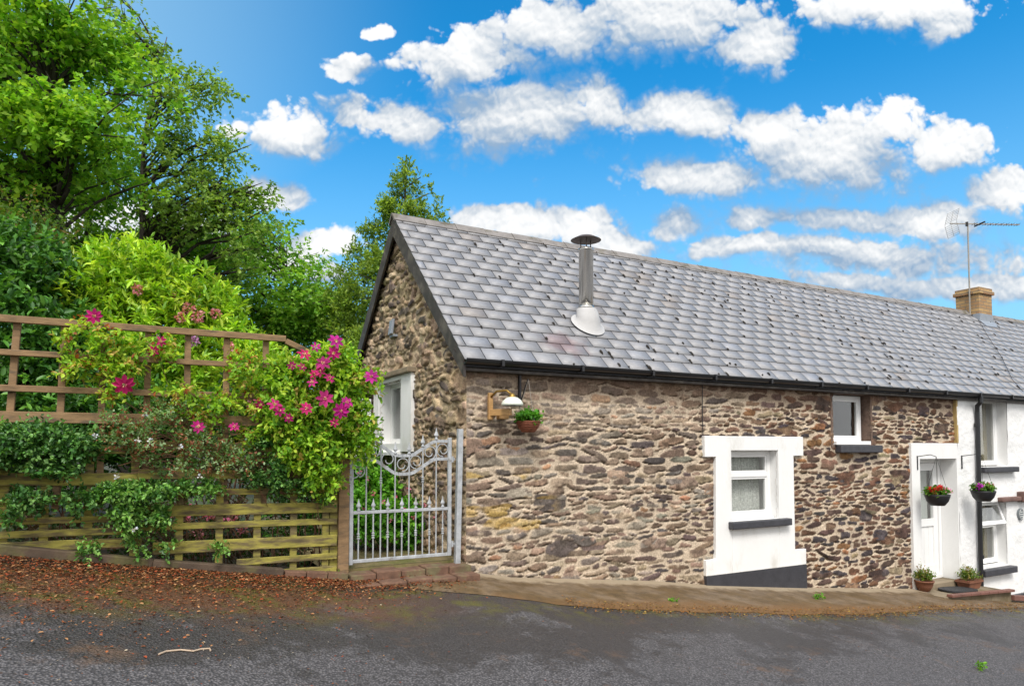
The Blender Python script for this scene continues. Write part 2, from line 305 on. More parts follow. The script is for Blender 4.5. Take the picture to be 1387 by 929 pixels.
class MB:
    def __init__(s): s.v = []; s.f = []
    def add(s, vs, fs):
        n = len(s.v); s.v += [tuple(v) for v in vs]; s.f += [tuple(i + n for i in f) for f in fs]; return s
    def box(s, x0, x1, y0, y1, z0, z1):
        return s.add([(x, y, z) for z in (z0, z1) for y in (y0, y1) for x in (x0, x1)],
                     [(0, 2, 3, 1), (4, 5, 7, 6), (0, 1, 5, 4), (2, 6, 7, 3), (0, 4, 6, 2), (1, 3, 7, 5)])
    def bar(s, p, q, w, t, up=(0, 0, 1)):           # rectangular bar from p to q; w along side, t along up
        p = Vector(p); q = Vector(q); d = (q - p).normalized(); u = Vector(up)
        if abs(d.dot(u.normalized())) > .995: a = Vector((0, 1, 0)); b = Vector((1, 0, 0))
        else: a = d.cross(u).normalized(); b = a.cross(d).normalized()
        vs = []
        for c in (p, q):
            for i, j in ((-1, -1), (1, -1), (1, 1), (-1, 1)): vs.append(c + a * i * w / 2 + b * j * t / 2)
        return s.add(vs, [(3, 2, 1, 0), (4, 5, 6, 7), (0, 1, 5, 4), (1, 2, 6, 5), (2, 3, 7, 6), (3, 0, 4, 7)])
    def tube(s, pts, r, n=8):
        pts = [Vector(p) for p in pts]; rs = r if isinstance(r, (list, tuple)) else [r] * len(pts); base = len(s.v); prev = None
        for i, p in enumerate(pts):
            d = (pts[min(i + 1, len(pts) - 1)] - pts[max(i - 1, 0)]).normalized()
            if prev is None: a = d.orthogonal().normalized()
            else: a = (prev - d * prev.dot(d)).normalized()
            prev = a; b = d.cross(a)
            for k in range(n):
                t = 2 * math.pi * k / n; s.v.append(tuple(p + (a * math.cos(t) + b * math.sin(t)) * rs[i]))
        for i in range(len(pts) - 1):
            for k in range(n):
                a0 = base + i * n + k; a1 = base + i * n + (k + 1) % n; s.f.append((a0, a1, a1 + n, a0 + n))
        s.f.append(tuple(base + k for k in range(n - 1, -1, -1))); s.f.append(tuple(base + (len(pts) - 1) * n + k for k in range(n)))
        return s
    def lathe(s, prof, c, n=24, sx=1, sy=1):
        base = len(s.v)
        for (r, z) in prof:
            for k in range(n):
                t = 2 * math.pi * k / n; s.v.append((c[0] + r * math.cos(t) * sx, c[1] + r * math.sin(t) * sy, c[2] + z))
        for i in range(len(prof) - 1):
            for k in range(n):
                a0 = base + i * n + k; a1 = base + i * n + (k + 1) % n; s.f.append((a0, a1, a1 + n, a0 + n))
        s.f.append(tuple(base + k for k in range(n - 1, -1, -1))); s.f.append(tuple(base + (len(prof) - 1) * n + k for k in range(n)))
        return s
    def prism(s, poly, y0, y1):                       # polygon in XZ swept along Y
        n = len(poly); vs = [(x, y0, z) for x, z in poly] + [(x, y1, z) for x, z in poly]
        return s.add(vs, [tuple(range(n)), tuple(range(2 * n - 1, n - 1, -1))] + [(i, i + n, (i + 1) % n + n, (i + 1) % n) for i in range(n)])
    def build(s, name, m, parent=None, smooth=False, bevel=0):
        me = bpy.data.meshes.new(name); me.from_pydata(s.v, [], s.f); me.update()
        return link(name, me, m, parent, smooth, bevel)
def copy_tree(o, parent=None, dloc=None):
    c = o.copy(); COL.objects.link(c); c.parent = parent
    if dloc is not None: c.location = o.location + Vector(dloc)
    for ch in list(o.children): copy_tree(ch, c)
    return c

# ------------------------------------------------------------------ ground
ZX = np.array([-60, -14, -6, -.93, .07, 1.67, 2.92, 3.5, 5.4, 6.2, 8.28, 10.5, 12.3, 13.9, 18, 40, 90.])
ZZ = np.array([4.0, 2.3, 1.45, .70, .53, .28, .21, .09, -.12, -.24, -.48, -.71, -.95, -1.16, -1.7, -3.4, -5.])
def gz(X, Y):
    X = np.asarray(X, float); Y = np.asarray(Y, float)
    return np.interp(X, ZX, ZZ) + .088 * (np.clip(Y, -14, 6.47) - 6.47)
XL = np.unique(np.concatenate([ZX, np.arange(-12, 20, .25), np.array([-900, -500, -300, -150, -90, -40, -30, -20, 25, 30, 60, 150, 300, 500, 900.])]))
def sheet(name, yedges, m, off, X=None):
    X = XL if X is None else X; V = []; n = len(X)
    for row in yedges:
        Y = row(X) if callable(row) else np.full(n, float(row)); V.append(np.stack([X, Y, gz(X, Y) + off], 1))
    V = np.concatenate(V); i = np.arange(n - 1); Fc = []
    for r in range(len(yedges) - 1): a = r * n + i; Fc.append(np.stack([a, a + 1, a + 1 + n, a + n], 1))
    return npmesh(name, V, np.concatenate(Fc), m, None)
M['ground'] = mat('garden_earth', (.045, .035, .02), .95, var=.4, vscale=2, bump=.03, bscale=8, dark=(.05, .085, .02), dscale=1.2)
g = sheet('ground', [-900, -300, -60, -14, -3, 3, 6.47, 9, 14, 40, 120, 300, 900], M['ground'], 0); tag(g, kind='structure')

def asphalt():
    m = bpy.data.materials.new('asphalt'); m.use_nodes = True; t = m.node_tree; p = t.nodes['Principled BSDF']
    tcn = t.nodes.new('ShaderNodeNewGeometry'); vec = tcn.outputs['Position']
    def noise(s, d=5, r=.6, v=None):
        n = t.nodes.new('ShaderNodeTexNoise'); n.inputs['Scale'].default_value = s; n.inputs['Detail'].default_value = d
        n.inputs['Roughness'].default_value = r; t.links.new(v or vec, n.inputs['Vector']); return n.outputs['Fac']
    v2 = t.nodes.new('ShaderNodeTexVoronoi'); v2.inputs['Scale'].default_value = 62; t.links.new(vec, v2.inputs['Vector'])
    agg = mrange(t, v2.outputs['Distance'], .1, .65, 1.35, .45)
    c = vmix(t, mrange(t, noise(30, 5), .35, .65, 0, 1), (.098, .092, .094), (.158, .149, .152))
    ccn = t.nodes.new('ShaderNodeCombineColor'); [t.links.new(agg, ccn.inputs[i]) for i in range(3)]
    c = vmix(t, 1.0, c, ccn.outputs[0], 'MULTIPLY')
    sx_ = t.nodes.new('ShaderNodeSeparateXYZ'); t.links.new(vec, sx_.inputs[0])
    # worn, damp strip of darker binder near the house; broken up by noise
    band = mk_math(t, 'MULTIPLY', mrange(t, sx_.outputs[1], 3.7, 4.7, 0, 1), mrange(t, sx_.outputs[0], 3.2, 7.0, 1, .35))
    wet = mk_math(t, 'MULTIPLY', mrange(t, mk_math(t, 'ADD', noise(1.1, 9, .72), mk_math(t, 'MULTIPLY', band, .16)), .54, .64, 0, 1), .74)
    c = vmix(t, wet, c, (.035, .031, .029))
    brown = mk_math(t, 'MULTIPLY', mrange(t, mk_math(t, 'ADD', noise(2.3, 8, .75), mk_math(t, 'MULTIPLY', mrange(t, sx_.outputs[0], -2, 1.2, 1, 0), .08)), .56, .70, 0, 1), .7)
    c = vmix(t, brown, c, (.13, .08, .05))
    lz = mk_math(t, 'MULTIPLY', mrange(t, mk_math(t, 'ADD', sx_.outputs[1], mk_math(t, 'MULTIPLY', noise(3, 8, .7), 1.6)), 5.6, 6.4, 0, .9), mrange(t, sx_.outputs[0], 1.2, 3.0, 1, 0))
    c = vmix(t, lz, c, (.12, .055, .026))
    edge = mrange(t, sx_.outputs[1], 4.75, 5.5, 0, 1)
    moss = mk_math(t, 'MULTIPLY', edge, mrange(t, noise(4, 8, .7), .45, .62, 0, .9))
    c = vmix(t, moss, c, (.10, .095, .018))
    t.links.new(c, p.inputs['Base Color'])
    t.links.new(mrange(t, wet, 0, .7, .72, .48), p.inputs['Roughness']); p.inputs['Specular IOR Level'].default_value = .4
    b = t.nodes.new('ShaderNodeBump'); b.inputs['Distance'].default_value = .012
    t.links.new(mk_math(t, 'ADD', mk_math(t, 'MULTIPLY', v2.outputs['Distance'], -1), noise(40, 4)), b.inputs['Height']); t.links.new(b.outputs[0], p.inputs['Normal'])
    return m
M['asphalt'] = asphalt()
def wob(X, s): return .05 * np.sin(X * 2.1 + s) + .035 * np.sin(X * 5.3 + 2 * s) + .02 * np.sin(X * 11.7 + s)
def road_edge(X):
    return np.interp(X, [-40, -.9, 1.0, 2.2, 2.6, 2.93, 3.7, 5, 6.6, 8.6, 12, 16, 60], [6.15, 6.15, 6.0, 5.95, 5.75, 5.58, 5.46, 5.30, 5.27, 5.38, 5.62, 6.0, 6.0]) + wob(X, 1) * .5
RX = np.unique(np.concatenate([ZX, np.arange(-10, 18, .1), [-40., 25, 40, 60]])); RX = RX[(RX > -60) & (RX < 70)]
tag(sheet('road', [-5, 0, 3, 4.5, road_edge], M['asphalt'], .006, RX), kind='structure')
AX = RX[(RX > 2.1) & (RX < 25)]
M['apron_'] = mat('stained_concrete_apron', (.15, .105, .062), .75, var=.4, vscale=9, bump=.008, bscale=35, dark=(.10, .062, .024), dmask=(.40, .60), dscale=2.6)
def apron_mat():
    m = M['apron_']; t = m.node_tree; p = t.nodes['Principled BSDF']; c = p.inputs['Base Color'].links[0].from_socket; g_ = t.nodes.new('ShaderNodeNewGeometry')
    sp = t.nodes.new('ShaderNodeSeparateXYZ'); t.links.new(g_.outputs['Position'], sp.inputs[0])
    n = t.nodes.new('ShaderNodeTexNoise'); n.inputs['Scale'].default_value = 6; n.inputs['Detail'].default_value = 8; n.inputs['Roughness'].default_value = .7; t.links.new(g_.outputs['Position'], n.inputs['Vector'])
    y = mk_math(t, 'ADD', sp.outputs[1], mk_math(t, 'MULTIPLY', mk_math(t, 'SUBTRACT', n.outputs[0], .5), .55))
    c = vmix(t, mrange(t, y, 6.18, 6.36, 0, .85), c, (.36, .29, .20))          # pale cement fillet along the wall
    c = vmix(t, mrange(t, y, 5.75, 5.40, 0, .85), c, (.15, .075, .022))        # rusty silt along the road edge
    t.links.new(c, p.inputs['Base Color']); return m
M['apron'] = apron_mat()
ap = sheet('pavement', [lambda X: road_edge(X) + .02, lambda X: road_edge(X) + .08, 6.2, 6.46], M['apron'], .03, AX); tag(ap, kind='structure')
ap_v = ap.data.vertices
for i in range(len(AX)): ap_v[i].co.z -= .024
GX = XL[(XL > -12) & (XL < 3.2)]
M['path'] = mat('mossy_path', (.22, .17, .08), .9, var=.35, vscale=5, bump=.01, bscale=20, dark=(.12, .12, .03), dscale=3)
tag(sheet('garden_path', [6.6, 7.5, 10, 12], M['path'], .07, XL[(XL >= 1.5) & (XL < 3.2)]), kind='structure')

# ------------------------------------------------------------------ masonry
def vnoise(W, H, cell, seed, octs=3, ax=1.0):
    r = np.random.RandomState(seed); out = np.zeros((H, W)); amp = 1; tot = 0
    for o in range(octs):
        c = max(2.0, cell / 2 ** o); cx = c * ax; gw = int(W / cx) + 3; gh = int(H / c) + 3; G = r.rand(gh, gw)
        yy = np.arange(H) / c; xx = np.arange(W) / cx; y0 = yy.astype(int); x0 = xx.astype(int); fy = yy - y0; fx = xx - x0
        fy = fy * fy * (3 - 2 * fy); fx = fx * fx * (3 - 2 * fx)
        a = G[y0][:, x0]; b = G[y0][:, x0 + 1]; c1 = G[y0 + 1][:, x0]; d = G[y0 + 1][:, x0 + 1]
        out += amp * ((a * (1 - fx) + b * fx) * (1 - fy)[:, None] + (c1 * (1 - fx) + d * fx) * fy[:, None]); tot += amp; amp *= .55
    return out / tot - .5
def rubble(Wm, Hm, res, seed, palette_fn, hmin=.045, hmax=.12, asp=(1.3, 4.2), tilt=.10, depth=(.012, .03), gap=.9, mortar=(.36, .27, .165), big=60, smear_fn=None):
    r = np.random.RandomState(seed); W = int(round(Wm / res)) + 1; H = int(round(Hm / res)) + 1
    wx = vnoise(W, H, 14, seed + 1, 3) * .075; wz = vnoise(W, H, 60, seed + 2, 4, 1.6) * .13 + vnoise(W, H, 9, seed + 9, 2) * .034
    X = np.arange(W) * res; Z = np.arange(H) * res
    PX_, PZ = np.meshgrid(X, Z); PX_ = PX_ + wx; PZ = PZ + wz
    st = []; z = -.2
    while z < Hm + .2:
        h = r.uniform(hmin, hmax); x = -r.uniform(0, .4)
        while x < Wm + .2:
            hh = h * r.uniform(.65, 1.12); w = hh * r.uniform(*asp); w = min(w, .42)
            st.append((x + w / 2, z + h / 2 + r.uniform(-.22, .22) * h, w / 2 * r.uniform(.86, 1.0), hh / 2 * gap, r.normal(0, tilt) * (2.2 if r.rand() < .2 else 1), r.uniform(1.7, 4.5)))
            x += w * r.uniform(.96, 1.1) + .006
        z += h * 1.0
    for k in range(big):
        a = r.uniform(.09, .19); st.append((r.uniform(0, Wm), r.uniform(0, Hm), a, a * r.uniform(.3, .55), r.normal(0, tilt), r.uniform(2.2, 4)))
    dmin = np.full((H, W), 9.0); idx = np.full((H, W), -1)
    for i, (cx, cz, a, b, t, p) in enumerate(st):
        R = a * 1.25 + .09; x0 = max(0, int((cx - R) / res)); x1 = min(W, int((cx + R) / res) + 1)
        Rz = b * 1.3 + a * abs(math.sin(t)) + .10; z0 = max(0, int((cz - Rz) / res)); z1 = min(H, int((cz + Rz) / res) + 1)
        if x0 >= x1 or z0 >= z1: continue
        dx = PX_[z0:z1, x0:x1] - cx; dz = PZ[z0:z1, x0:x1] - cz; u = dx * math.cos(t) + dz * math.sin(t); v = -dx * math.sin(t) + dz * math.cos(t)
        bb = b * (1 + r.uniform(-.35, .35) * u / a)
        d = (np.abs(u / a) ** p + np.abs(v / np.maximum(bb, b * .4)) ** p) ** (1 / p) - (.12 if i >= len(st) - big else 0)
        sub = dmin[z0:z1, x0:x1]; m = d < sub; sub[m] = d[m]; idx[z0:z1, x0:x1][m] = i
    n = len(st); hs = r.uniform(depth[0], depth[1], n) ; cols = palette_fn(np.array([s[0] for s in st]), np.array([s[1] for s in st]), r)
    e = np.clip((1.02 - dmin) / .20, 0, 1); e = e * e * (3 - 2 * e)
    fine = vnoise(W, H, 5, seed + 4, 2); med = vnoise(W, H, 12, seed + 5, 3)
    hgt = np.where(idx >= 0, e * hs[idx], 0) + fine * .010 * (e + .5) + med * .012
    m = np.clip((1.0 - dmin + fine * .22) / .10, 0, 1)
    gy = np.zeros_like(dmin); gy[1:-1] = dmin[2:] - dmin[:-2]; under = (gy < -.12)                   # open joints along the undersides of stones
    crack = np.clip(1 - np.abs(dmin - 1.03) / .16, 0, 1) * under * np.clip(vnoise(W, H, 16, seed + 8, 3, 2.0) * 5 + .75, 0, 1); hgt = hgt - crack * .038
    if smear_fn is not None:
        s = smear_fn(X[None, :], Z[:, None], med, fine); m = m * (1 - s)
    mo = np.array(mortar)[None, None, :] * (1 + vnoise(W, H, 30, seed + 6, 4)[..., None] * .5 + fine[..., None] * .35)
    strk = vnoise(W, H, 4, seed + 12, 2, 2.2)
    sc_ = cols[idx] * (1 + med[..., None] * .8 + fine[..., None] * .7 + strk[..., None] * .9)
    C = mo * (1 - m[..., None]) + sc_ * m[..., None]; joint_shade = (crack * .95)[..., None]; C = C * (1 - joint_shade) + np.array((.075, .05, .033)) * joint_shade  # shadow under the stones painted into the open joints as dark brown
    return X, Z, hgt, np.clip(C, .01, .9)
def pick(r, n, pal, w):
    pal = np.array(pal); w = np.array(w, float); i = r.choice(len(pal), n, p=w / w.sum()); c = pal[i] * r.uniform(.72, 1.28, (n, 1)); return c * r.uniform(.94, 1.06, (n, 3))
def pal_front(x, z, r):
    n = len(x)
    left = pick(r, n, [(.26, .19, .135), (.185, .125, .09), (.23, .20, .165), (.105, .075, .066), (.34, .18, .10), (.065, .055, .056)], [6, 6, 3, 4, .5, 2.4])
    right = pick(r, n, [(.085, .055, .044), (.13, .068, .042), (.17, .105, .07), (.062, .050, .052), (.23, .115, .055), (.22, .17, .11)], [5, 4, 3.4, 3.0, .8, 1.5])
    f = np.clip((x - 2.4) / 2.6, 0, 1) + r.normal(0, .18, n); return np.where((f > .5)[:, None], right, left)
def pal_gable(x, z, r):
    return pick(r, len(x), [(.33, .245, .155), (.25, .18, .12), (.15, .115, .09), (.38, .29, .19), (.10, .08, .07)], [5, 4, 3, 3, 1.6])
def hf_wall(name, plane, P0, field, u0, z0, openings, m, parent, clip=None, edge=None, flip=False, thick=.0):
    """plane 'Y': wall facing -Y at Y=P0, u along X; plane 'X': wall facing -X at X=P0, u along Y"""
    X, Z, h, C = field; H, W = h.shape; U = u0 + X; ZZ_ = z0 + Z; h = h.copy()
    if edge: h *= np.clip(np.abs(U - edge) / .05, 0, 1)[None, :]
    UU, VV = np.meshgrid(U, ZZ_)
    V = np.stack([UU, P0 - h, VV] if plane == 'Y' else [P0 - h, UU, VV], -1).reshape(-1, 3)
    i, j = np.meshgrid(np.arange(W - 1), np.arange(H - 1)); a = (j * W + i).ravel()
    uc = (U[:-1] + U[1:]) / 2; vc = (ZZ_[:-1] + ZZ_[1:]) / 2; UC, VC = np.meshgrid(uc, vc); keep = np.ones(UC.size, bool)
    for (a0, a1, b0, b1) in openings: keep &= ~((UC.ravel() > a0) & (UC.ravel() < a1) & (VC.ravel() > b0) & (VC.ravel() < b1))
    if clip is not None: keep &= clip(UC.ravel(), VC.ravel())
    a = a[keep]; Fc = np.stack([a, a + 1, a + 1 + W, a + W], 1)
    if plane == 'X': Fc = Fc[:, ::-1]
    used = np.zeros(len(V), bool); used[Fc.ravel()] = True; re = np.cumsum(used) - 1
    return npmesh(name, V[used], re[Fc], m, parent, C.reshape(-1, 3)[used], True, 'POINT')

# ------------------------------------------------------------------ stone cottage
YW = 6.47; XG = 2.97; YB = 10.74; YR = 8.60; EY = 6.33; EZ = 2.42; SL = .946; XS = 11.86; XE = 24.0; XV = 2.87
ZR = EZ + SL * (YR - EY)
cot = empty('stone_cottage', (XG, YW, .2), 'low brown rubble stone cottage with grey slate roof and white framed openings', 'cottage')
RES = .0125
def smear(X, Z, med, fine):                                # lime slurry left over the stones on the left-hand half of the front
    s = np.clip((2.9 - X) / 1.2, 0, 1) * np.clip((Z - .9) / .4, 0, 1) * .12
    s = s + np.clip((Z - 2.72 + med * .25) / .22, 0, 1) * np.clip((4.2 - X) / 1.0, 0, 1) * .18
    return np.clip(s + np.clip(med * 5 - 1.1, 0, .55) * np.clip((4.2 - X) / 1.5, .2, 1), 0, .9)
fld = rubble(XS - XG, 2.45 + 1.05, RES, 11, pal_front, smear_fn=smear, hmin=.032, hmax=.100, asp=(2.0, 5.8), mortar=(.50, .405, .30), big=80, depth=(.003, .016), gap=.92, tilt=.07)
Xf, Zf, hf, Cf = fld
XX, ZZg = np.meshgrid(Xf, Zf)                              # ochre lichen on the quoin side, brown-pink stain under the eaves, all with their own shapes
n1 = vnoise(len(Xf), len(Zf), 10, 77, 3, 3.0)
ylw = np.clip(1 - np.abs(XX - .42) / .55, 0, 1) * np.clip(1 - np.abs(ZZg - 1.72) / .62, 0, 1); ylw = np.clip((ylw * .8 + n1 * 2.6 - .50) * 4, 0, .55)[..., None]; ylw = ylw * np.clip((.75 - np.abs(XX - .42)) * 4, 0, 1)[..., None] * np.clip((.85 - np.abs(ZZg - 1.72)) * 4, 0, 1)[..., None]
Cf = Cf * (1 - ylw) + np.array((.46, .30, .06)) * ylw
n2 = vnoise(len(Xf), len(Zf), 40, 78, 4, 1.6)
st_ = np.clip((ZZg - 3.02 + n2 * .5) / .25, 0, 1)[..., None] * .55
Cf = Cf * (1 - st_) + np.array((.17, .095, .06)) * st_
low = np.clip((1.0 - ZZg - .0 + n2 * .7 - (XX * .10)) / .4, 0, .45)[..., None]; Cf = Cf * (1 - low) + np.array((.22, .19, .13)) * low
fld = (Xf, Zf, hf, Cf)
WO = (6.71, 7.585, .55, 1.46); SO = (8.79, 9.64, 1.56, 2.285); CO = (10.81, 11.83, -.68, 1.32); GO = (8.36, 9.30, 1.55, 2.38)
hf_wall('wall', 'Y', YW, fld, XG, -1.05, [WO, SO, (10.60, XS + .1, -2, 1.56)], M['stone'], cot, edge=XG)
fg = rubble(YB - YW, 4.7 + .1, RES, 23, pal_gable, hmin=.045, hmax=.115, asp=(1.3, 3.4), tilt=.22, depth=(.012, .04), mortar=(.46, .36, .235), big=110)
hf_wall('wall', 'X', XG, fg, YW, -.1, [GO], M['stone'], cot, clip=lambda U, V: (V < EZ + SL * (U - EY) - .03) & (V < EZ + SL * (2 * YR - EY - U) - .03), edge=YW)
b = MB(); b.box(XG + .01, XS, YB - .3, YB, -1.2, 2.45); b.build('wall', M['white_render'], cot)
# dark interior shell so that the windows look into rooms
def room(parent, x0, x1, y0, y1, z0, z1):
    b = MB(); b.add([(x, y, z) for z in (z0, z1) for y in (y0, y1) for x in (x0, x1)], [(1, 3, 2, 0), (6, 7, 5, 4), (3, 7, 6, 2), (2, 6, 4, 0), (5, 7, 3, 1)]); return b.build('room', M['room'], parent)

def reveal(parent, m, x0, x1, z0, z1, ya, yb, skip_bottom=False):
    b = MB(); t = .04
    b.box(x0 - t, x0, ya, yb, z0 - t, z1 + t); b.box(x1, x1 + t, ya, yb, z0 - t, z1 + t)
    b.box(x0, x1, ya, yb, z1, z1 + t)
    if not skip_bottom: b.box(x0, x1, ya, yb, z0 - t, z0)
    return b.build('reveal', m, parent)
def window_y(parent, x0, x1, z0, z1, y, fw=.055, transoms=(), vents=(), curtain='curtain', fr='upvc', mull=()):
    """front-facing window; y is the face of the frame; frame, panes and curtain behind"""
    f = MB(); d = .07
    f.box(x0, x0 + fw, y, y + d, z0, z1); f.box(x1 - fw, x1, y, y + d, z0, z1)
    f.box(x0 + fw, x1 - fw, y, y + d, z0, z0 + fw); f.box(x0 + fw, x1 - fw, y, y + d, z1 - fw, z1)
    zs = [z0 + fw]
    for t in transoms: f.box(x0 + fw, x1 - fw, y, y + d, t - fw * .5, t + fw * .5); zs += [t - fw * .5, t + fw * .5]
    zs.append(z1 - fw)
    w = f.build('window', M[fr], parent, bevel=.006)
    for k in range(0, len(zs), 2):
        p = MB()
        a0, a1, c0, c1 = x0 + fw, x1 - fw, zs[k], zs[k + 1]; s_ = .028
        p.box(a0, a0 + s_, y + .012, y + .05, c0, c1); p.box(a1 - s_, a1, y + .012, y + .05, c0, c1)
        p.box(a0 + s_, a1 - s_, y + .012, y + .05, c0, c0 + s_); p.box(a0 + s_, a1 - s_, y + .012, y + .05, c1 - s_, c1)
        p.build('sash', M[fr], w, bevel=.004)
        q = MB(); q.box(a0 + s_ - .004, a1 - s_ + .004, y + .028, y + .032, c0 + s_ - .004, c1 - s_ + .004); q.build('pane', M['glass'], w)
    if curtain:
        n = 40; V = []; Fq = []
        for i in range(n + 1):
            x = x0 + fw + (x1 - x0 - 2 * fw) * i / n; yy = y + .14 + .012 * math.sin(i * 1.9)
            V += [(x, yy, z0 + fw - .02), (x, yy, z1 - .02)]
            if i: Fq.append((2 * i - 2, 2 * i, 2 * i + 1, 2 * i - 1))
        cb = MB(); cb.add(V, Fq); cb.build('curtain', M[curtain], w)
    return w
def slab(name, m, parent, x0, x1, y0, y1, z0, z1, bev=.012):
    b = MB(); b.box(x0, x1, y0, y1, z0, z1); return b.build(name, m, parent, bevel=bev)

# big window with its white plaster surround
SF = YW - .05
b = MB()
P = [(6.25, -.11), (8.11, -.11), (8.11, .105), (7.89, .105), (7.89, 1.385), (8.09, 1.385), (8.09, 1.648), (6.25, 1.648), (6.25, 1.38), (6.44, 1.38), (6.42, .09), (6.25, .09)]
def ring(P, O, y0, y1):
    # polygon with a rectangular hole: split into left, right, bottom, top polygons sharing cut lines
    x0, x1, z0, z1 = O; b = MB()
    b.prism([(6.25, -.11), (x0, -.11), (x0, 1.648), (6.25, 1.648), (6.25, 1.38), (6.44, 1.38), (6.42, .09), (6.25, .09)], y0, y1)
    b.prism([(x1, -.11), (8.11, -.11), (8.11, .105), (7.89, .105), (7.89, 1.385), (8.09, 1.385), (8.09, 1.648), (x1, 1.648)], y0, y1)
    b.prism([(x0, -.11), (x1, -.11), (x1, z0), (x0, z0)], y0, y1); b.prism([(x0, z1), (x1, z1), (x1, 1.648), (x0, 1.648)], y0, y1); return b
ring(P, WO, SF, YW + .14).build('window_surround', M['white_render'], cot, bevel=.008)
slab('plinth', M['dark_paint'], cot, 6.25, 8.11, SF - .004, YW + .1, -.75, -.112, 0)
b = MB(); b.box(XS - .012, XS + .03, YW - .055, YW + .15, 1.575, 2.36); b.build('quoin', mat('ochre_render_edge', (.42, .30, .12), .85, var=.3), cot)
reveal(cot, M['white_render'], *WO[:2], *WO[2:], YW + .141, YW + .30)
window_y(cot, WO[0], WO[1], WO[2] + .02, WO[3], YW + .09, fw=.06, transoms=(1.135,))
slab('sill', M['slate_sill'], cot, 6.64, 7.74, SF - .085, YW + .05, .455, .548)
slab('sill', M['upvc'], cot, 6.73, 7.56, YW + .02, YW + .10, .55, .58, .004)
# small window below the eaves
window_y(cot, SO[0] + .02, SO[1] - .03, SO[2] + .03, SO[3] - .01, YW + .12, fw=.06, curtain=None)
slab('sill', M['upvc'], cot, SO[0] + .01, SO[1] - .05, YW - .05, YW + .13, SO[2] - .02, SO[2] + .035, .006)
slab('sill', M['slate_sill'], cot, 8.83, 9.80, YW - .10, YW + .12, 1.425, 1.535)
reveal(cot, mat('reveal_stone', (.15, .10, .075), .9, var=.5, vscale=14, bump=.02, bscale=16), SO[0] - .01, SO[1] + .01, SO[2] - .02, SO[3], YW - .01, YW + .3)
room(cot, 6.3, 8.2, YW + .32, YW + 2, 0, 2.0); room(cot, 8.5, 10.2, YW + .28, YW + 1.2, 1.2, 2.6)
# door
b = MB()
b.box(10.59, 10.81, YW - .045, YW + .25, -1.0, 1.572); b.box(10.81, 11.83, YW - .045, YW + .25, 1.32, 1.572); b.box(11.83, 11.862, YW - .045, YW + .25, -1.0, 1.572)
b.build('door_surround', M['white_render'], cot)
b = MB(); b.box(10.60, 10.81, YW + .25, YW + .40, -1, 1.5); b.box(11.83, XS, YW + .25, YW + .40, -1, 1.5); b.build('reveal', M['white_render'], cot)
dy = YW + .22
b = MB(); b.box(10.812, 10.88, dy, dy + .08, -.66, 1.318); b.box(11.76, 11.828, dy, dy + .08, -.66, 1.318); b.box(10.88, 11.76, dy, dy + .08, 1.25, 1.318); b.box(10.88, 11.76, dy - .02, dy + .08, -.66, -.60)
b.build('door_frame', M['upvc'], cot, bevel=.006)
b = MB(); xs0, xs1 = 10.885, 11.755
b.box(xs0, xs0 + .12, dy + .02, dy + .07, -.595, 1.245); b.box(xs1 - .12, xs1, dy + .02, dy + .07, -.595, 1.245)
b.box(xs0 + .12, xs1 - .12, dy + .02, dy + .07, 1.12, 1.245); b.box(xs0 + .12, xs1 - .12, dy + .02, dy + .07, .20, .32); b.box(xs0 + .12, xs1 - .12, dy + .02, dy + .07, -.595, -.44)
b.box(xs0 + .12, xs1 - .12, dy + .04, dy + .06, -.44, .20)
for k in range(1, 5): b.box(xs0 + .12 + .126 * k - .004, xs0 + .12 + .126 * k + .004, dy + .034, dy + .04, -.44, .20)
door = b.build('door', M['upvc'], cot, bevel=.006)
b = MB(); b.box(xs0 + .118, xs1 - .118, dy + .042, dy + .046, .318, 1.122); b.build('pane', M['glass'], door)
b = MB(); b.box(xs0 + .12, xs1 - .12, dy + .12, dy + .125, .3, 1.13); b.build('net_curtain', M['drape'], door)
b = MB(); b.tube([(xs0 + .06, dy + .02, .36), (xs0 + .06, dy - .03, .36), (xs0 + .17, dy - .03, .36)], .011); b.box(xs0 + .04, xs0 + .08, dy + .012, dy + .02, .26, .46); b.build('handle', M['upvc'], door)
slab('threshold', M['concrete'], cot, 10.82, 11.82, YW - .04, YW + .30, -1.0, -.66, .01)
# gable window
b = MB()
for (a0, a1, z0, z1) in ((7.98, 8.36, 1.45, 2.43), (9.30, 9.52, 1.45, 2.43), (8.36, 9.30, 2.38, 2.43), (8.36, 9.30, 1.45, 1.55)): b.box(XG - .06, XG + .13, a0, a1, z0, z1)
b.build('window_surround', M['white_render'], cot)
slab('lintel', M['concrete'], cot, XG - .12, XG + .02, 7.95, 9.55, 2.432, 2.50, .01)
b = MB(); y0, y1, z0, z1 = 8.36, 9.30, 1.55, 2.38; xf = XG + .12
for (a0, a1, c0, c1) in ((y0, y0 + .06, z0, z1), (y1 - .06, y1, z0, z1), (y0 + .06, y1 - .06, z0, z0 + .07), (y0 + .06, y1 - .06, z1 - .06, z1), (8.80, 8.86, z0 + .07, z1 - .06)): b.box(xf, xf + .06, a0, a1, c0, c1)
gw = b.build('window', M['upvc'], cot, bevel=.005)
for a0, a1 in ((8.42, 8.80), (8.86, 9.24)):
    q = MB(); q.box(xf + .03, xf + .034, a0, a1, z0 + .07, z1 - .06); q.build('pane', M['glass'], gw)
q = MB(); q.box(xf + .15, xf + .155, y0, y1, z0, z1); q.build('curtain', M['drape'], gw)
q = MB(); q.prism([(XG - .11, 1.44), (XG + .12, 1.545), (XG + .12, 1.40), (XG - .11, 1.40)], 8.36, 9.30); q.build('sill', M['white_render'], cot)
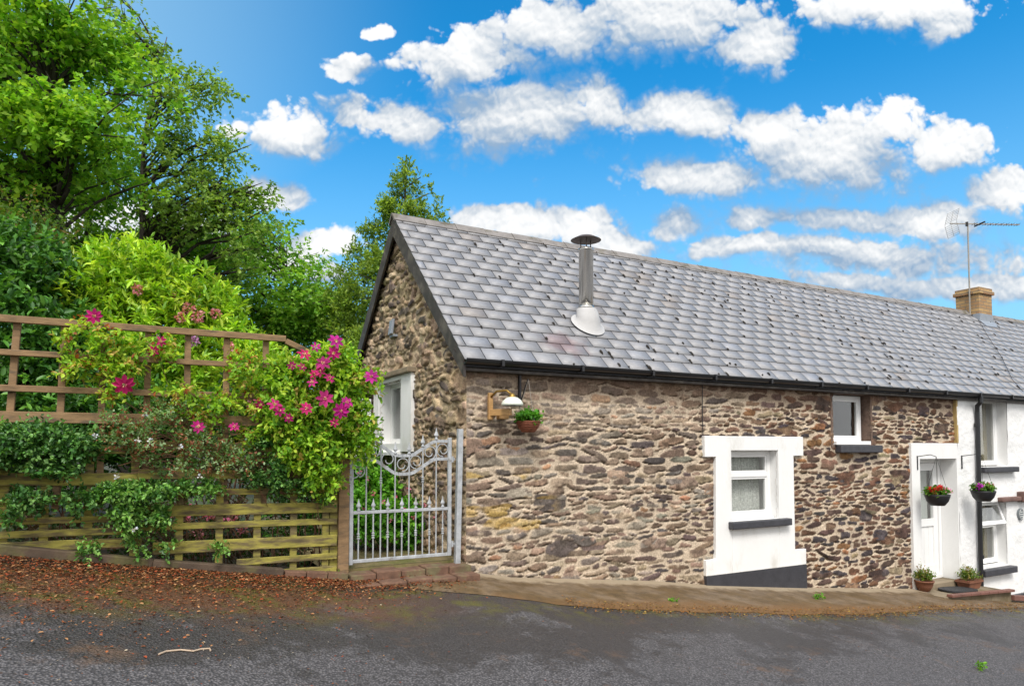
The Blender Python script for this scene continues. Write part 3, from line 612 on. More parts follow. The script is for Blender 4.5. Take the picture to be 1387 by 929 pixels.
# small slate vent on the gable
b = MB(); b.bar((XG - .06, 8.72, 3.20), (XG - .09, 8.70, 3.00), .03, .13, up=(0, 1, 0)); b.box(XG - .07, XG + .01, 8.64, 8.80, 2.97, 3.0); b.build('vent', M['lead'], cot, bevel=.004)

# ---- roofs (slates in one mesh per roof)
def slates(x0, x1, parent, seed, ph=0):
    r = np.random.RandomState(seed); rows = 16; L = math.hypot(YR - EY, ZR - EZ); ex = L / rows
    dy_, dz_ = (YR - EY) / L, (ZR - EZ) / L; ny, nz = -dz_, dy_
    V = []; C = []; w = .312
    for k in range(rows):
        start = math.floor((x0 - 3) / w) * w + (w / 2 if k % 2 else 0)
        x = start
        while x < x1:
            a = x + .0048; c = x + w - .0048; x += w
            a = max(a, x0); c = min(c, x1)
            if c - a < .03: continue
            s0 = k * ex - (.05 if k == 0 else 0) + r.normal(0, .003); s1 = (k + 1) * ex + .03; lift0 = .009 + r.uniform(0, .003) ; lift1 = .002; th = .009; sk = r.normal(0, .002)
            for (s, lf) in ((s0, lift0), (s1, lift1)):
                for hh in (lf - th, lf):
                    for xx in (a, c):
                        V.append((xx, EY + dy_ * (s + (sk if xx == a else 0)) + ny * hh, EZ + dz_ * (s + (sk if xx == a else 0)) + nz * hh))
            t = r.uniform(.94, 1.06); base = np.array((.275, .275, .286)) * t
            if r.rand() < .08: base = base * np.array((1.0, 1.03, 1.08))
            if r.rand() < .05: base = base * np.array((1.06, .99, .92)) * .93
            C.append(base)
    V = np.array(V); n = len(C); o = (np.arange(n) * 8)[:, None]
    q = np.array([[2, 3, 7, 6], [0, 1, 3, 2], [0, 2, 6, 4], [1, 5, 7, 3], [4, 6, 7, 5], [0, 4, 5, 1]])
    Fc = (o[:, None, :] + q[None]).reshape(-1, 4); Cc = np.repeat(np.array(C), 6, 0); Cc[1::6] *= .22; Cc[2::6] *= .3; Cc[3::6] *= .3   # cut edges darkened to draw the joint lines
    return npmesh('roof', V, Fc, M['slate'], parent, Cc)
def roofpt(x, s, lift=0):
    L = math.hypot(YR - EY, ZR - EZ); dy_, dz_ = (YR - EY) / L, (ZR - EZ) / L
    return Vector((x, EY + dy_ * s - dz_ * lift, EZ + dz_ * s + dy_ * lift))
def roof_base(x0, x1, parent):
    b = MB(); e = .03
    b.add([(x, y, z) for x in (x0, x1) for (y, z) in ((EY + .02, EZ - .03), (YR, ZR - .03), (2 * YR - EY, EZ - .03), (2 * YR - EY, EZ - .09), (YR, ZR - .09), (EY + .02, EZ - .09))],
          [(0, 1, 7, 6), (1, 2, 8, 7), (2, 3, 9, 8), (3, 4, 10, 9), (4, 5, 11, 10), (5, 0, 6, 11), (0, 5, 4, 1), (1, 4, 3, 2), (6, 7, 10, 11), (7, 8, 9, 10)])
    return b.build('roof_deck', M['dark_paint'], parent)
def ridge(x0, x1, parent):
    b = MB(); x = x0; k = 0
    while x < x1:
        xa, xb = x, min(x + .444, x1); lo = .0 if k % 2 else .004; w = .12; t = .018; z = ZR + .028 + lo
        pr = [(-w, -w * SL), (-.03, -.02), (0, .004), (.03, -.02), (w, -w * SL), (w - .012, -w * SL - t), (0, -t), (-w + .012, -w * SL - t)]
        n = len(pr); b.add([(xx, YR + p, z + q) for xx in (xa, xb) for p, q in pr], [tuple(range(n)), tuple(range(2 * n - 1, n - 1, -1))] + [(i, (i + 1) % n, (i + 1) % n + n, i + n) for i in range(n)])
        x += .45; k += 1
    return b.build('ridge_tiles', M['ridge'], parent, bevel=.004)
def moss_spots(x0, x1, parent, n, seed):
    r = np.random.RandomState(seed); V = []; Fc = []
    L = math.hypot(YR - EY, ZR - EZ); w = .312; ex = L / 16
    for k in range(n):
        row = r.randint(0, 16); x = (math.floor(r.uniform(x0, x1) / w)) * w + (w / 2 if row % 2 else 0) + r.normal(0, .008)
        if r.rand() < .35: x = r.uniform(x0, x1)
        s = row * ex + r.uniform(-.02, .10); a, b_ = r.uniform(.006, .016), r.uniform(.012, .052); h = r.uniform(.006, .014)
        m = 8; base = len(V); off = r.uniform(0, 6)
        for i in range(m):
            t = 2 * math.pi * i / m; q = 1 + .25 * math.sin(3 * t + off); V.append(roofpt(x + math.cos(t) * a * q, s + math.sin(t) * b_ * q, .014))
        for i in range(m):
            t = 2 * math.pi * i / m; V.append(roofpt(x + math.cos(t) * a * .6, s + math.sin(t) * b_ * .6, .018 + h))
        for i in range(m): Fc.append((base + i, base + (i + 1) % m, base + m + (i + 1) % m, base + m + i))
        for i in range(0, m - 2, 2): Fc.append((base + m, base + m + i + 1, base + m + i + 2, base + m + (i + 3) % m))
    return tag(npmesh('moss', [tuple(v) for v in V], Fc, M['moss'], parent), kind='stuff')
roof_base(XV + .03, XS, cot); rf = slates(XV, XS, cot, 3); ridge(XV - .02, XS, cot); moss_spots(4.2, XS, cot, 190, 4); moss_spots(3.1, 4.6, cot, 14, 5)
for side in (1, -1):                                       # barge boards up both verges
    b = MB(); yf = lambda y: YR - side * (YR - y)
    pts = [(yf(EY), EZ - .01), (YR, ZR - .01), (YR, ZR - .27), (yf(EY - .0), EZ - .24), ]
    if side == 1: pts[-1] = (yf(EY), EZ - .20)
    b.add([(x, y, z) for x in (XV + .0, XV + .028) for y, z in pts], [(0, 1, 2, 3) if side == 1 else (3, 2, 1, 0), (7, 6, 5, 4), (0, 4, 5, 1), (1, 5, 6, 2), (2, 6, 7, 3), (3, 7, 4, 0)])
    b.build('barge_board', M['barge'], cot)
slab('soffit', M['barge'], cot, XV + .03, XS, EY + .03, YW - .005, EZ - .13, EZ - .10, 0)
def gutter(x0, x1, parent, z=EZ - .015):
    b = MB(); pr = [(math.cos(t) * .055, math.sin(t) * .055) for t in [math.pi + math.pi * i / 8 for i in range(9)]] + [(math.cos(t) * .048, math.sin(t) * .048) for t in [2 * math.pi - math.pi * i / 8 for i in range(9)]]
    n = len(pr); yc = EY - .03
    b.add([(x, yc + p, z + q) for x in (x0, x1) for p, q in pr], [(i, (i + 1) % n, (i + 1) % n + n, i + n) for i in range(n)] + [tuple(range(n - 1, -1, -1)), tuple(range(n, 2 * n))])
    x = x0 + .4
    while x < x1: b.box(x, x + .03, yc - .062, yc + .06, z - .062, z + .006); x += 1.0
    return b.build('gutter', M['gutter'], parent)
gutter(XV, XS, cot)
# flue
fx, fy, fz = 4.82, 6.954, 3.01
b = MB(); b.lathe([(.09, .22), (.09, .93), (.097, .93), (.097, .96), (.088, .96), (.08, .9)], (fx, fy, fz), 32)
b.lathe([(.099, .20), (.099, .24), (.093, .24)], (fx, fy, fz), 32); flue = b.build('flue_pipe', M['steel'], cot, smooth=False)
flue.data.polygons.foreach_set('use_smooth', [len(p.vertices) == 4 for p in flue.data.polygons])
b = MB(); b.lathe([(.186, 1.07), (.19, 1.068), (.10, 1.115), (.02, 1.135), (.001, 1.137)], (fx, fy, fz), 32)
for t in (0, 2.1, 4.2): b.bar((fx + .07 * math.cos(t), fy + .07 * math.sin(t), fz + .94), (fx + .07 * math.cos(t), fy + .07 * math.sin(t), fz + 1.11), .018, .004)
b.build('cap', M['cap'], flue)
# flashing boot: cone on a plate
b = MB(); nn = 28
rings = []
for (rr, h, blend) in ((.225, .0, 0), (.165, .018, 0), (.155, .07, .4), (.14, .13, .8), (.125, .165, 1)):
    R_ = []
    for k in range(nn):
        t = 2 * math.pi * k / nn; cx_, sy_ = math.cos(t), math.sin(t)
        if rr > .25: m_q = max(abs(cx_), abs(sy_)); cx_ /= m_q; sy_ /= m_q; cx_ *= 1.12
        L_ = roofpt(fx + cx_ * rr, math.hypot(fy - EY, fz - EZ) + sy_ * rr - .02, .03 + h); U_ = Vector((fx + cx_ * rr, fy + sy_ * rr, fz + .04 + h))
        R_.append(L_ * (1 - blend) + U_ * blend)
    rings.append(R_)
b.add([v for R_ in rings for v in R_], [(i * nn + k, i * nn + (k + 1) % nn, (i + 1) * nn + (k + 1) % nn, (i + 1) * nn + k) for i in range(4) for k in range(nn)])
b.build('flashing', M['flashing'], cot, smooth=True)
# cable down the front wall, downpipe
b = MB(); b.tube([(6.235, YW - .035, 2.33), (6.235, YW - .03, 1.9), (6.232, YW - .04, 1.66)], .006, 6); b.build('cable', M['iron'], cot)

# white lean-to against the gable beyond its window
lt = empty('lean_to', (2.8, 10.2, .3), 'small white rendered lean-to with a dark slate top behind the gable window', 'lean-to')
b = MB(); b.box(2.62, XG - .065, 9.62, 10.9, .2, 2.20); b.build('wall', M['rough_white'], lt)
b = MB(); b.add([(2.5, 9.56, 2.20), (2.90, 9.56, 2.42), (2.90, 11, 2.42), (2.5, 11, 2.20), (2.5, 9.56, 2.26), (2.90, 9.56, 2.48), (2.90, 11, 2.48), (2.5, 11, 2.26)], [(3, 2, 1, 0), (4, 5, 6, 7), (0, 1, 5, 4), (1, 2, 6, 5), (2, 3, 7, 6), (3, 0, 4, 7)]); b.build('roof', M['slate_sill'], lt)

# ------------------------------------------------------------------ white cottage next door
wc = empty('white_cottage', (XS + 2, YW, -1), 'white rendered cottage joined to the stone one, with brick chimney', 'cottage')
Wn = int((17.5 - XS) / .02) + 1; Hn = int(4.6 / .02) + 1
Xa = np.arange(Wn) * .02; Za = np.arange(Hn) * .02; hh = vnoise(Wn, Hn, 9, 41, 3) * .020 + vnoise(Wn, Hn, 40, 42, 2) * .03 + .015
wf = (Xa, Za, hh, np.full((Hn, Wn, 3), .8))
U1 = (12.53, 13.42, 1.17, 2.36); U2 = (12.48, 13.33, -.53, .57)
hf_wall('wall', 'Y', YW - .03, wf, XS, -2.2, [U1, U2], M['rough_white'], wc)
for U, vt in ((U1, 0), (U2, 1)):
    reveal(wc, M['white_render'], *U, YW - .04, YW + .35)
    if not vt: window_y(wc, U[0], U[1], U[2] + .02, U[3], YW + .12, fw=.055, curtain='ochre')
    else:
        w = window_y(wc, U[0], U[1], U[2] + .02, U[3], YW + .12, fw=.055, transoms=(.16,), curtain='ochre')
        # top light standing open, hinged at its head
        b = MB(); x0, x1 = U[0] + .03, U[1] - .03; top = Vector((0, YW + .115, U[3] - .02)); bot = Vector((0, YW - .02, .17)); d = bot - top; nrm = Vector((0, d.z, -d.y)).normalized()
        def qd(xa, xb, ta, tb, o, th):
            vs = []
            for off_ in (o, o + th):
                for (xx, tt) in ((xa, ta), (xb, ta), (xb, tb), (xa, tb)): q = top + d * tt + nrm * off_; vs.append((xx, q.y, q.z))
            return vs, [(0, 1, 2, 3), (7, 6, 5, 4), (0, 4, 5, 1), (1, 5, 6, 2), (2, 6, 7, 3), (3, 7, 4, 0)]
        for a in ((x0, x0 + .06, 0, 1), (x1 - .06, x1, 0, 1), (x0 + .06, x1 - .06, 0, .16), (x0 + .06, x1 - .06, .84, 1)): b.add(*qd(*a, 0, .035))
        sh = b.build('top_light', M['upvc'], w, bevel=.004); q = MB(); q.add(*qd(x0 + .06, x1 - .06, .16, .84, .015, .004)); q.build('pane', M['glass'], w)
room(wc, 12.1, 14, YW + .36, YW + 2, -.9, 2.45)
slab('sill', M['slate_sill'], wc, 12.50, 13.60, YW - .14, YW + .12, 1.075, 1.165); slab('sill', M['slate_sill'], wc, 12.40, 13.42, YW - .15, YW + .12, -.66, -.55)
b = MB(); b.box(13.05, 13.68, YW - .13, YW - .03, .56, .64); b.box(13.68, 17, YW - .16, YW - .03, .54, .72); b.build('ledge', M['brownslab'], wc, bevel=.02)
slab('plinth', M['dark_paint'], wc, 13.25, 17.4, YW - .10, YW - .02, -2.0, -1.06, 0)
slab('wall', M['white_render'], wc, XS, 22, YB - .3, YB, -2.5, 2.4, 0); slab('wall', M['rough_white'], wc, 17.38, 22, YW - .02, YW + .3, -2.5, 2.35, 0)
b = MB()
b.add([(22, YW - .02, -2.5), (22, YB, -2.5), (22, YB, 2.35), (22, YR, ZR - .1), (22, YW, 2.35)], [(0, 1, 2, 3, 4)]); b.build('wall', M['rough_white'], wc)
roof_base(XS, 22.1, wc); slates(XS, 22.1, wc, 9); ridge(XS, 16.40, wc); ridge(17.0, 22.1, wc); moss_spots(XS, 20, wc, 120, 14)
slab('soffit', M['barge'], wc, XS, 22, EY + .03, YW - .05, EZ - .13, EZ - .10, 0); gutter(XS, 22.1, wc)
b = MB(); b.tube([(12.36, EY - .03, 2.36), (12.36, EY - .03, 2.26), (12.37, EY + .03, 2.20), (12.385, YW - .10, 2.10), (12.385, YW - .10, 2.0), (12.375, YW - .10, 1.2), (12.345, YW - .10, -.86)], .036, 10)
for z in (1.85, .75, -.35): b.tube([(12.37, YW - .10, z), (12.37, YW - .10, z + .06)], .044, 10)
b.build('downpipe', M['gutter'], wc, smooth=False)
ch = MB(); cx0, cx1, cy0, cy1 = 16.42, 16.95, 8.34, 8.84; ch.box(cx0, cx1, cy0, cy1, 4.0, 4.95); ch.box(cx0 - .04, cx1 + .04, cy0 - .04, cy1 + .04, 4.951, 5.03); ch.box(cx0 - .01, cx1 + .01, cy0 - .01, cy1 + .01, 5.031, 5.10)
chim = ch.build('chimney', M['chimney'], wc, bevel=.006)
b = MB(); b.box(cx0 - .012, cx1 + .012, cy0 - .012, cy1 + .012, 4.1, 4.50); b.add([(cx0 - .04, cy0 - .16, 4.19), (cx1 + .05, cy0 - .16, 4.19), (cx1 + .05, cy0, 4.35), (cx0 - .04, cy0, 4.35)], [(0, 1, 2, 3)]); b.build('flashing', M['lead'], chim)
# aerial
ae = empty('tv_aerial', (16.35, 8.5, 5.05), 'thin long television aerial on a pole above the brick chimney', 'aerial')
b = MB(); b.tube([(16.35, 8.5, 4.3), (16.36, 8.5, 6.55)], .017, 8); b.build('pole', M['alu'], ae)
A0 = Vector((16.36, 8.5, 6.56)); dr = Vector((.90, -.43, .0)).normalized(); sd_ = Vector((.43, .90, 0)).normalized()
b = MB(); b.bar(A0 - dr * .42, A0 + dr * 1.22, .02, .02); b.build('boom', M['alu'], ae)
b = MB()
for k in range(9):
    p = A0 + dr * (.16 + .125 * k); b.tube([p - sd_ * .10, p + sd_ * .10], .0045, 5); b.tube([p - Vector((0, 0, .025)), p + Vector((0, 0, .025))], .010, 6)
b.tube([A0 + dr * .28 - sd_ * .16, A0 + dr * .28 + sd_ * .16], .018, 6); b.tube([A0 - dr * .02 - Vector((0, 0, .05)), A0 - dr * .02 + Vector((0, 0, .04))], .03, 8)
b.build('elements', M['iron'], ae)
b = MB()
for s_ in (1, -1):
    for k in range(7):
        p = A0 - dr * .40 + dr * .0; q = p + Vector((0, 0, s_ * (.04 + .04 * k))) - dr * (-.012 * k); b.tube([q - sd_ * .2, q + sd_ * .2], .003, 4)
    for tt in (-.19, 0, .19): b.tube([A0 - dr * .40 + sd_ * tt, A0 - dr * .33 + sd_ * tt + Vector((0, 0, s_ * .29))], .0035, 4)
b.build('reflector', M['alu'], ae)
b = MB(); b.tube([roofpt(16.3, 2.75, .03), roofpt(15.6, 2.0, .03), roofpt(14.9, 1.2, .03), roofpt(14.1, .45, .03), roofpt(13.9, .1, .03)], .005, 5); tag(b.build('aerial_cable', M['iron']), 'thin dark cable crossing the slates below the brick chimney', 'cable')

# plaque
pl = empty('house_plaque', (13.75, YW - .06, .32), 'small oval grey plaque on the white rendered wall', 'plaque')
b = MB(); n = 28; V = [(13.75 + .085 * math.cos(2 * math.pi * k / n), y, .32 + .105 * math.sin(2 * math.pi * k / n)) for y in (YW - .075, YW - .02) for k in range(n)]
b.add(V, [tuple(range(n)), tuple(range(2 * n - 1, n - 1, -1))] + [(k, k + n, (k + 1) % n + n, (k + 1) % n) for k in range(n)]); b.build('plate', M['plaque'], pl)
b = MB(); b.tube([(13.75 + .07 * math.cos(t / 10 * 2 * math.pi), YW - .078, .32 + .088 * math.sin(t / 10 * 2 * math.pi)) for t in range(11)], .004, 5)
for z_, w_ in ((.36, .04), (.32, .05), (.28, .035)): b.box(13.75 - w_, 13.75 + w_, YW - .081, YW - .074, z_ - .006, z_ + .006)
b.build('relief', M['plaquemark'], pl)

# ------------------------------------------------------------------ foliage tools
def unit(a): return a / np.maximum(np.linalg.norm(a, axis=1, keepdims=True), 1e-6)
def leaf_arrays(P, D, N, L, Wd, shape):
    D = unit(D); S = unit(np.cross(D, N)); N2 = np.cross(S, D); L = L[:, None]; Wd = Wd[:, None]
    if shape == 'tri':
        pts = [P, P + D * L * .45 + S * Wd * .5 + N2 * Wd * .14, P + D * L, P + D * L * .45 - S * Wd * .5 + N2 * Wd * .14]; q = [[0, 1, 2, 3]]
    else:
        pts = [P, P + D * L * .3 + S * Wd * .46 + N2 * Wd * .16, P + D * L * .7 + S * Wd * .40 + N2 * Wd * .12, P + D * L - N2 * L * .08, P + D * L * .7 - S * Wd * .40 + N2 * Wd * .12, P + D * L * .3 - S * Wd * .46 + N2 * Wd * .16]; q = [[0, 1, 2, 3], [0, 3, 4, 5]]
    k = len(pts); V = np.stack(pts, 1).reshape(-1, 3); Fc = ((np.arange(len(P)) * k)[:, None, None] + np.array(q)[None]).reshape(-1, 4)
    return V, Fc, len(q)
def foliage(name, parent, blobs, ntwig, tlen, nleaf, L, W, pal, seed, shell=.45, up=.5, droop=.0, gap=.0, shape='leaf', m='leaf', spread=.8, zmin=None, flat=0, wts=None):
    r = np.random.RandomState(seed); B = np.array([bb[:6] for bb in blobs], float); vol = (B[:, 3] * B[:, 4] * B[:, 5]) ** .72
    i = r.choice(len(B), ntwig, p=vol / vol.sum()); d = unit(r.normal(size=(ntwig, 3))); rad = r.uniform(0, 1, ntwig) ** shell
    P0 = B[i, :3] + d * B[i, 3:] * rad[:, None]
    if gap:
        q = P0 * 1.0; s = np.sin(q[:, 0] * 4.1 + 1.3) * np.sin(q[:, 1] * 3.7 + seed) * np.sin(q[:, 2] * 4.7) + .6 * np.sin(q[:, 0] * 9.3 + seed) * np.sin(q[:, 2] * 10.1 + 2)
        P0 = P0[(s > gap - 1)]; keep = (s > gap - 1); d = d[keep]; i = i[keep]; ntwig = len(P0)
    T = unit(d * .9 + r.normal(size=(ntwig, 3)) * .6 + np.array((0, 0, up))); tl = tlen * r.uniform(.6, 1.3, ntwig)
    t = np.linspace(.15, 1, nleaf)[None, :] * np.ones((ntwig, 1)); t = t + r.normal(0, .06, t.shape)
    P = P0[:, None] + T[:, None] * (tl[:, None] * t)[..., None]; P[..., 2] -= droop * (tl[:, None] * t ** 2)
    n = ntwig * nleaf; P = P.reshape(-1, 3); D = np.repeat(T, nleaf, 0) * .5 + r.normal(size=(n, 3)) * spread; D[:, 2] -= droop * .6 + flat * D[:, 2]
    N = r.normal(size=(n, 3)) * .55 + np.array((0, 0, 1.0)) + np.repeat(d, nleaf, 0) * .35
    sz = r.uniform(.65, 1.25, n); tw = np.repeat(r.uniform(.75, 1.25, ntwig), nleaf)
    pa = np.array(pal, float); wt = np.ones(len(pa)) if wts is None else np.array(wts, float)
    ti = r.choice(len(pa), ntwig, p=wt / wt.sum()); li = r.choice(len(pa), n, p=wt / wt.sum()); ci = np.where(r.rand(n) < .65, np.repeat(ti, nleaf), li)
    C = pa[ci] * (tw * r.uniform(.8, 1.2, n))[:, None]
    if zmin is not None: k = P[:, 2] > zmin; P, D, N, sz, C = P[k], D[k], N[k], sz[k], C[k]
    V, Fc, q = leaf_arrays(P, D, N, L * sz, W * sz, shape)
    return npmesh(name, V, Fc, M[m], parent, np.repeat(C, q, 0))
def branches(parent, name, base, blobs, seed, r0=.03, n=14, m='bark', seg=6, sag=.1):
    rr = random.Random(seed); b = MB(); base = Vector(base)
    for k in range(n):
        bl = rr.choice(blobs); tgt = Vector((bl[0] + rr.uniform(-.7, .7) * bl[3], bl[1] + rr.uniform(-.7, .7) * bl[4], bl[2] + rr.uniform(-.5, .8) * bl[5])); off = Vector((rr.uniform(-.15, .15), rr.uniform(-.05, .05), 0)); pts = []
        for i in range(seg + 1):
            t = i / seg; p = (base + off).lerp(tgt, t); p.z += sag * math.sin(math.pi * t) * (tgt - base).length; p += Vector((rr.uniform(-1, 1), rr.uniform(-1, 1), rr.uniform(-1, 1))) * .03 * (tgt - base).length * (1 if 0 < i < seg else 0); pts.append(p)
        b.tube(pts, [r0 * (1 - .8 * i / seg) for i in range(seg + 1)], 6)
    return b.build(name, M[m], parent, smooth=True)
def PB(lst):                                              # crown masses: place in view, distance, radius in metres (x,y,z)
    o = []
    for e in lst:
        x, y, D, rx = e[:4]; rz = e[4] if len(e) > 4 else rx; p = atd(x, y, D); o.append((p[0], p[1], p[2], rx, rx, rz))
    return o

# ------------------------------------------------------------------ trees
def tree(name, label, group, trunk_px, D, crown, seed, npads, nt, nl, L, pal, r0=.16, shell=.6, padr=(.45, .95), wts=None, fork=None, cat='tree', trunkz=None, limbs=None, padflat=.42, droop=.25):
    rr = random.Random(seed); bx = atd(trunk_px, HZ, D); z0 = float(gz(bx[0], bx[1])) - .1
    root = empty(name, (bx[0], bx[1], z0), label, cat, group)
    bl = PB(crown); cz = sum(b_[2] for b_ in bl) / len(bl); top = max(b_[2] - b_[5] * .6 for b_ in bl)
    cxm = sum(b_[0] for b_ in bl) / len(bl); cym = sum(b_[1] for b_ in bl) / len(bl)
    tr = [];
    for i in range(10):
        t = i / 9; k = max(0, t - .35) * .7; tr.append(Vector((bx[0] + (cxm - bx[0]) * k + .12 * math.sin(i * 1.3 + seed), bx[1] + (cym - bx[1]) * k + .1 * math.cos(i * 1.7 + seed), z0 + (top - z0) * t)))
    b = MB(); b.tube(tr, [r0 * (1.25 if i == 0 else 1 - .105 * i) for i in range(10)], 10)
    tk = b.build('trunk', M['bark'], root, smooth=True)
    pads = []; vol = [b_[3] * b_[4] * b_[5] for b_ in bl]
    for k in range(npads):
        c = rr.choices(bl, vol)[0]; d = Vector((rr.gauss(0, 1), rr.gauss(0, 1), rr.gauss(0, 1))).normalized(); q = rr.random() ** shell
        p = rr.uniform(*padr); pads.append((c[0] + d.x * c[3] * q, c[1] + d.y * c[4] * q, c[2] + d.z * c[5] * q, p, p, p * padflat * rr.uniform(.8, 1.3)))
    b = MB()
    for k, pd in enumerate(pads):
        if limbs and k >= limbs: break
        tgt = Vector(pd[:3]); hgt = max(.25, min(.95, (tgt.z - z0 - (tgt - Vector((bx[0], bx[1], tgt.z))).length * .45) / (top - z0))); f = hgt * 9; i0 = min(8, int(f)); p0 = tr[i0].lerp(tr[i0 + 1], f - i0); ln = (tgt - p0).length; pts = []
        for i in range(6):
            t = i / 5; p = p0.lerp(tgt, t); p.z += math.sin(t * math.pi) * .10 * ln; p += Vector((rr.uniform(-1, 1), rr.uniform(-1, 1), rr.uniform(-1, 1))) * .035 * ln * (1 if 0 < i < 5 else 0); pts.append(p)
        rb = min(r0 * .5, .018 * ln + .012); b.tube(pts, [rb * (1 - .16 * i) for i in range(6)], 5)
        for q in range(3):
            e_ = tgt + Vector((rr.uniform(-1, 1) * pd[3], rr.uniform(-1, 1) * pd[3], rr.uniform(-.2, 1) * pd[5])); b.tube([pts[3 + q % 2], pts[4].lerp(e_, .5), e_], [rb * .4, rb * .3, .006], 4)
    b.build('limbs', M['bark'], root, smooth=True)
    foliage('crown', root, pads, nt, .32, nl, L, L * .62, pal, seed, shell=.7, up=.15, droop=droop, gap=.55, shape='tri', m='leaf', flat=.3, wts=wts)
    return root
G1 = [(.25, .50, .04), (.19, .43, .035), (.37, .60, .06), (.12, .30, .03)]
G2 = [(.27, .44, .085), (.21, .37, .07), (.37, .52, .12), (.14, .27, .05)]
G3 = [(.19, .42, .05), (.26, .50, .06), (.34, .57, .08), (.12, .27, .04)]
TG = 'broadleaf trees beyond the garden'
tree('broadleaf_tree', 'large bright green spreading tree filling the upper left corner', TG, 70, 13.0,
     [(20, 40, 13, 2.0, 1.5), (95, 55, 13, 1.15, .9), (-60, 120, 13, 2.2), (70, 160, 12.5, 1.9, 1.3), (160, 170, 12.5, .95, .7), (130, 230, 12.5, 1.3, .8), (20, 250, 13, 1.7, .8)], 1, 100, 5200, 8, .125, G1, r0=.17, wts=[4, 3, 3, 2])
tree('broadleaf_tree', 'airy tree with open crown and thin branches against the sky', TG, 168, 16.0,
     [(185, 60, 16, 1.0, .9), (270, 115, 16, .85, .5), (235, 130, 16, 1.0, .8), (240, 195, 16, 1.3, 1.0), (310, 205, 16, .8, .5), (295, 260, 16, 1.1, .9), (250, 290, 16, 1.3, .9), (330, 265, 16, .7, .6), (185, 25, 16, .45, .4), (320, 330, 16, .9, .7)], 2, 66, 2300, 8, .105, G2, r0=.15, wts=[4, 3, 2, 2], padr=(.3, .62), shell=.8)
tree('broadleaf_tree', 'dark rounded tree between the airy tree and the conifer', TG, 380, 20.0,
     [(385, 370, 20, 1.3, 1.1), (345, 350, 20, 1.1, 1.1), (420, 410, 20, 1.1, 1.0), (340, 420, 20, 1.4, 1.3), (395, 440, 20, 1.5, 1.2), (360, 310, 20, .7, .6), (440, 450, 20, 1.2, 1)], 3, 80, 3900, 8, .13, G3, r0=.14, wts=[3, 4, 3, 1])
tree('broadleaf_tree', 'shaded tree with bare dark trunk low behind the dark hedge', TG, 30, 15.5,
     [(20, 300, 15.5, 1.5, .7), (90, 330, 15.5, 1.3, .6), (-50, 280, 15.5, 1.8, 1.2), (60, 265, 16, 1.4, .6)], 4, 34, 1500, 8, .13, G3, r0=.12, wts=[4, 3, 2, 2])
tree('broadleaf_tree', 'slim tree with leaning dark trunk above the yellow green rhododendron', TG, 235, 18.0,
     [(215, 335, 18, 1.0, .7), (280, 350, 18, 1.2, .8), (160, 330, 18, .9, .6), (240, 370, 18, 1.2, .6), (300, 395, 18, 1.2, .8)], 5, 36, 1900, 8, .12, G3, r0=.13, wts=[3, 3, 3, 1])
b0 = atd(125, HZ, 16.5); r_ = empty('tree_trunk', (b0[0], b0[1], float(gz(b0[0], b0[1]))), 'bare dark trunk standing between the leafy trees at left', 'tree')
b = MB(); b.tube([Vector((b0[0], b0[1], 0)) + Vector((.25 * math.sin(i * .8), 0, i * .9 + 1)) for i in range(9)], [.12 - .01 * i for i in range(9)], 8)
b.tube([Vector((b0[0] + .2, b0[1], 4.5)), Vector((b0[0] + .7, b0[1] - .2, 6)), Vector((b0[0] + 1.5, b0[1] - .3, 7.3))], [.06, .05, .02], 6); b.build('trunk', M['bark'], r_, smooth=True)
foliage('crown', r_, PB([(125, 215, 16.5, 1.2, .8), (150, 265, 16.5, 1.0, .6)]), 700, .3, 8, .12, .075, G3, 66, shape='tri')
# conifer
def conifer():
    D = 19.0; bx = atd(545, HZ, D); z0 = float(gz(bx[0], bx[1])); root = empty('conifer', (bx[0], bx[1], z0), 'tall pointed evergreen conifer rising behind the gable end', 'tree')
    top = atd(548, 214, D)[2]; cxy = atd(548, 400, D); b = MB(); b.tube([Vector((cxy[0], cxy[1], z0 + (top - z0) * i / 6)) for i in range(7)], [.2 * (1 - .15 * i) for i in range(7)], 8); b.build('trunk', M['bark'], root)
    rr = random.Random(8); bl = []
    prof = [(0, .05), (.06, .3), (.12, .55), (.2, .8), (.3, 1.15), (.42, 1.6), (.6, 2.0), (.8, 2.2), (1, 2.2)]
    H = top - 1.0
    for k in range(210):
        t = rr.random() ** .72; R = np.interp(t, [p[0] for p in prof], [p[1] for p in prof]) * rr.uniform(.55, 1.08); a = rr.uniform(0, 6.283); s = .14 + .30 * t * rr.uniform(.6, 1.3)
        bl.append((cxy[0] + R * math.cos(a), cxy[1] + R * math.sin(a), top - .12 - t * H, s, s, s * 1.15))
    for (x, y, q) in ((582, 262, .16), (590, 285, .2), (570, 240, .13), (598, 300, .16), (520, 285, .2), (500, 320, .3), (480, 345, .3), (462, 375, .3), (450, 400, .3), (455, 430, .4), (480, 400, .4), (475, 440, .4), (500, 370, .35)): p = atd(x, y, D); bl.append((p[0], p[1], p[2], q, q, q * 1.1))
    b = MB()
    for bb in bl[::2]: b.tube([Vector((cxy[0], cxy[1], bb[2] - .25)), Vector(bb[:3])], [.03, .01], 4)
    b.build('limbs', M['bark'], root)
    foliage('crown', root, bl, 19000, .20, 8, .095, .045, [(.19, .32, .05), (.26, .40, .06), (.12, .22, .04), (.33, .46, .08)], 9, shell=.6, up=.55, gap=.1, shape='tri', spread=.5)
conifer()

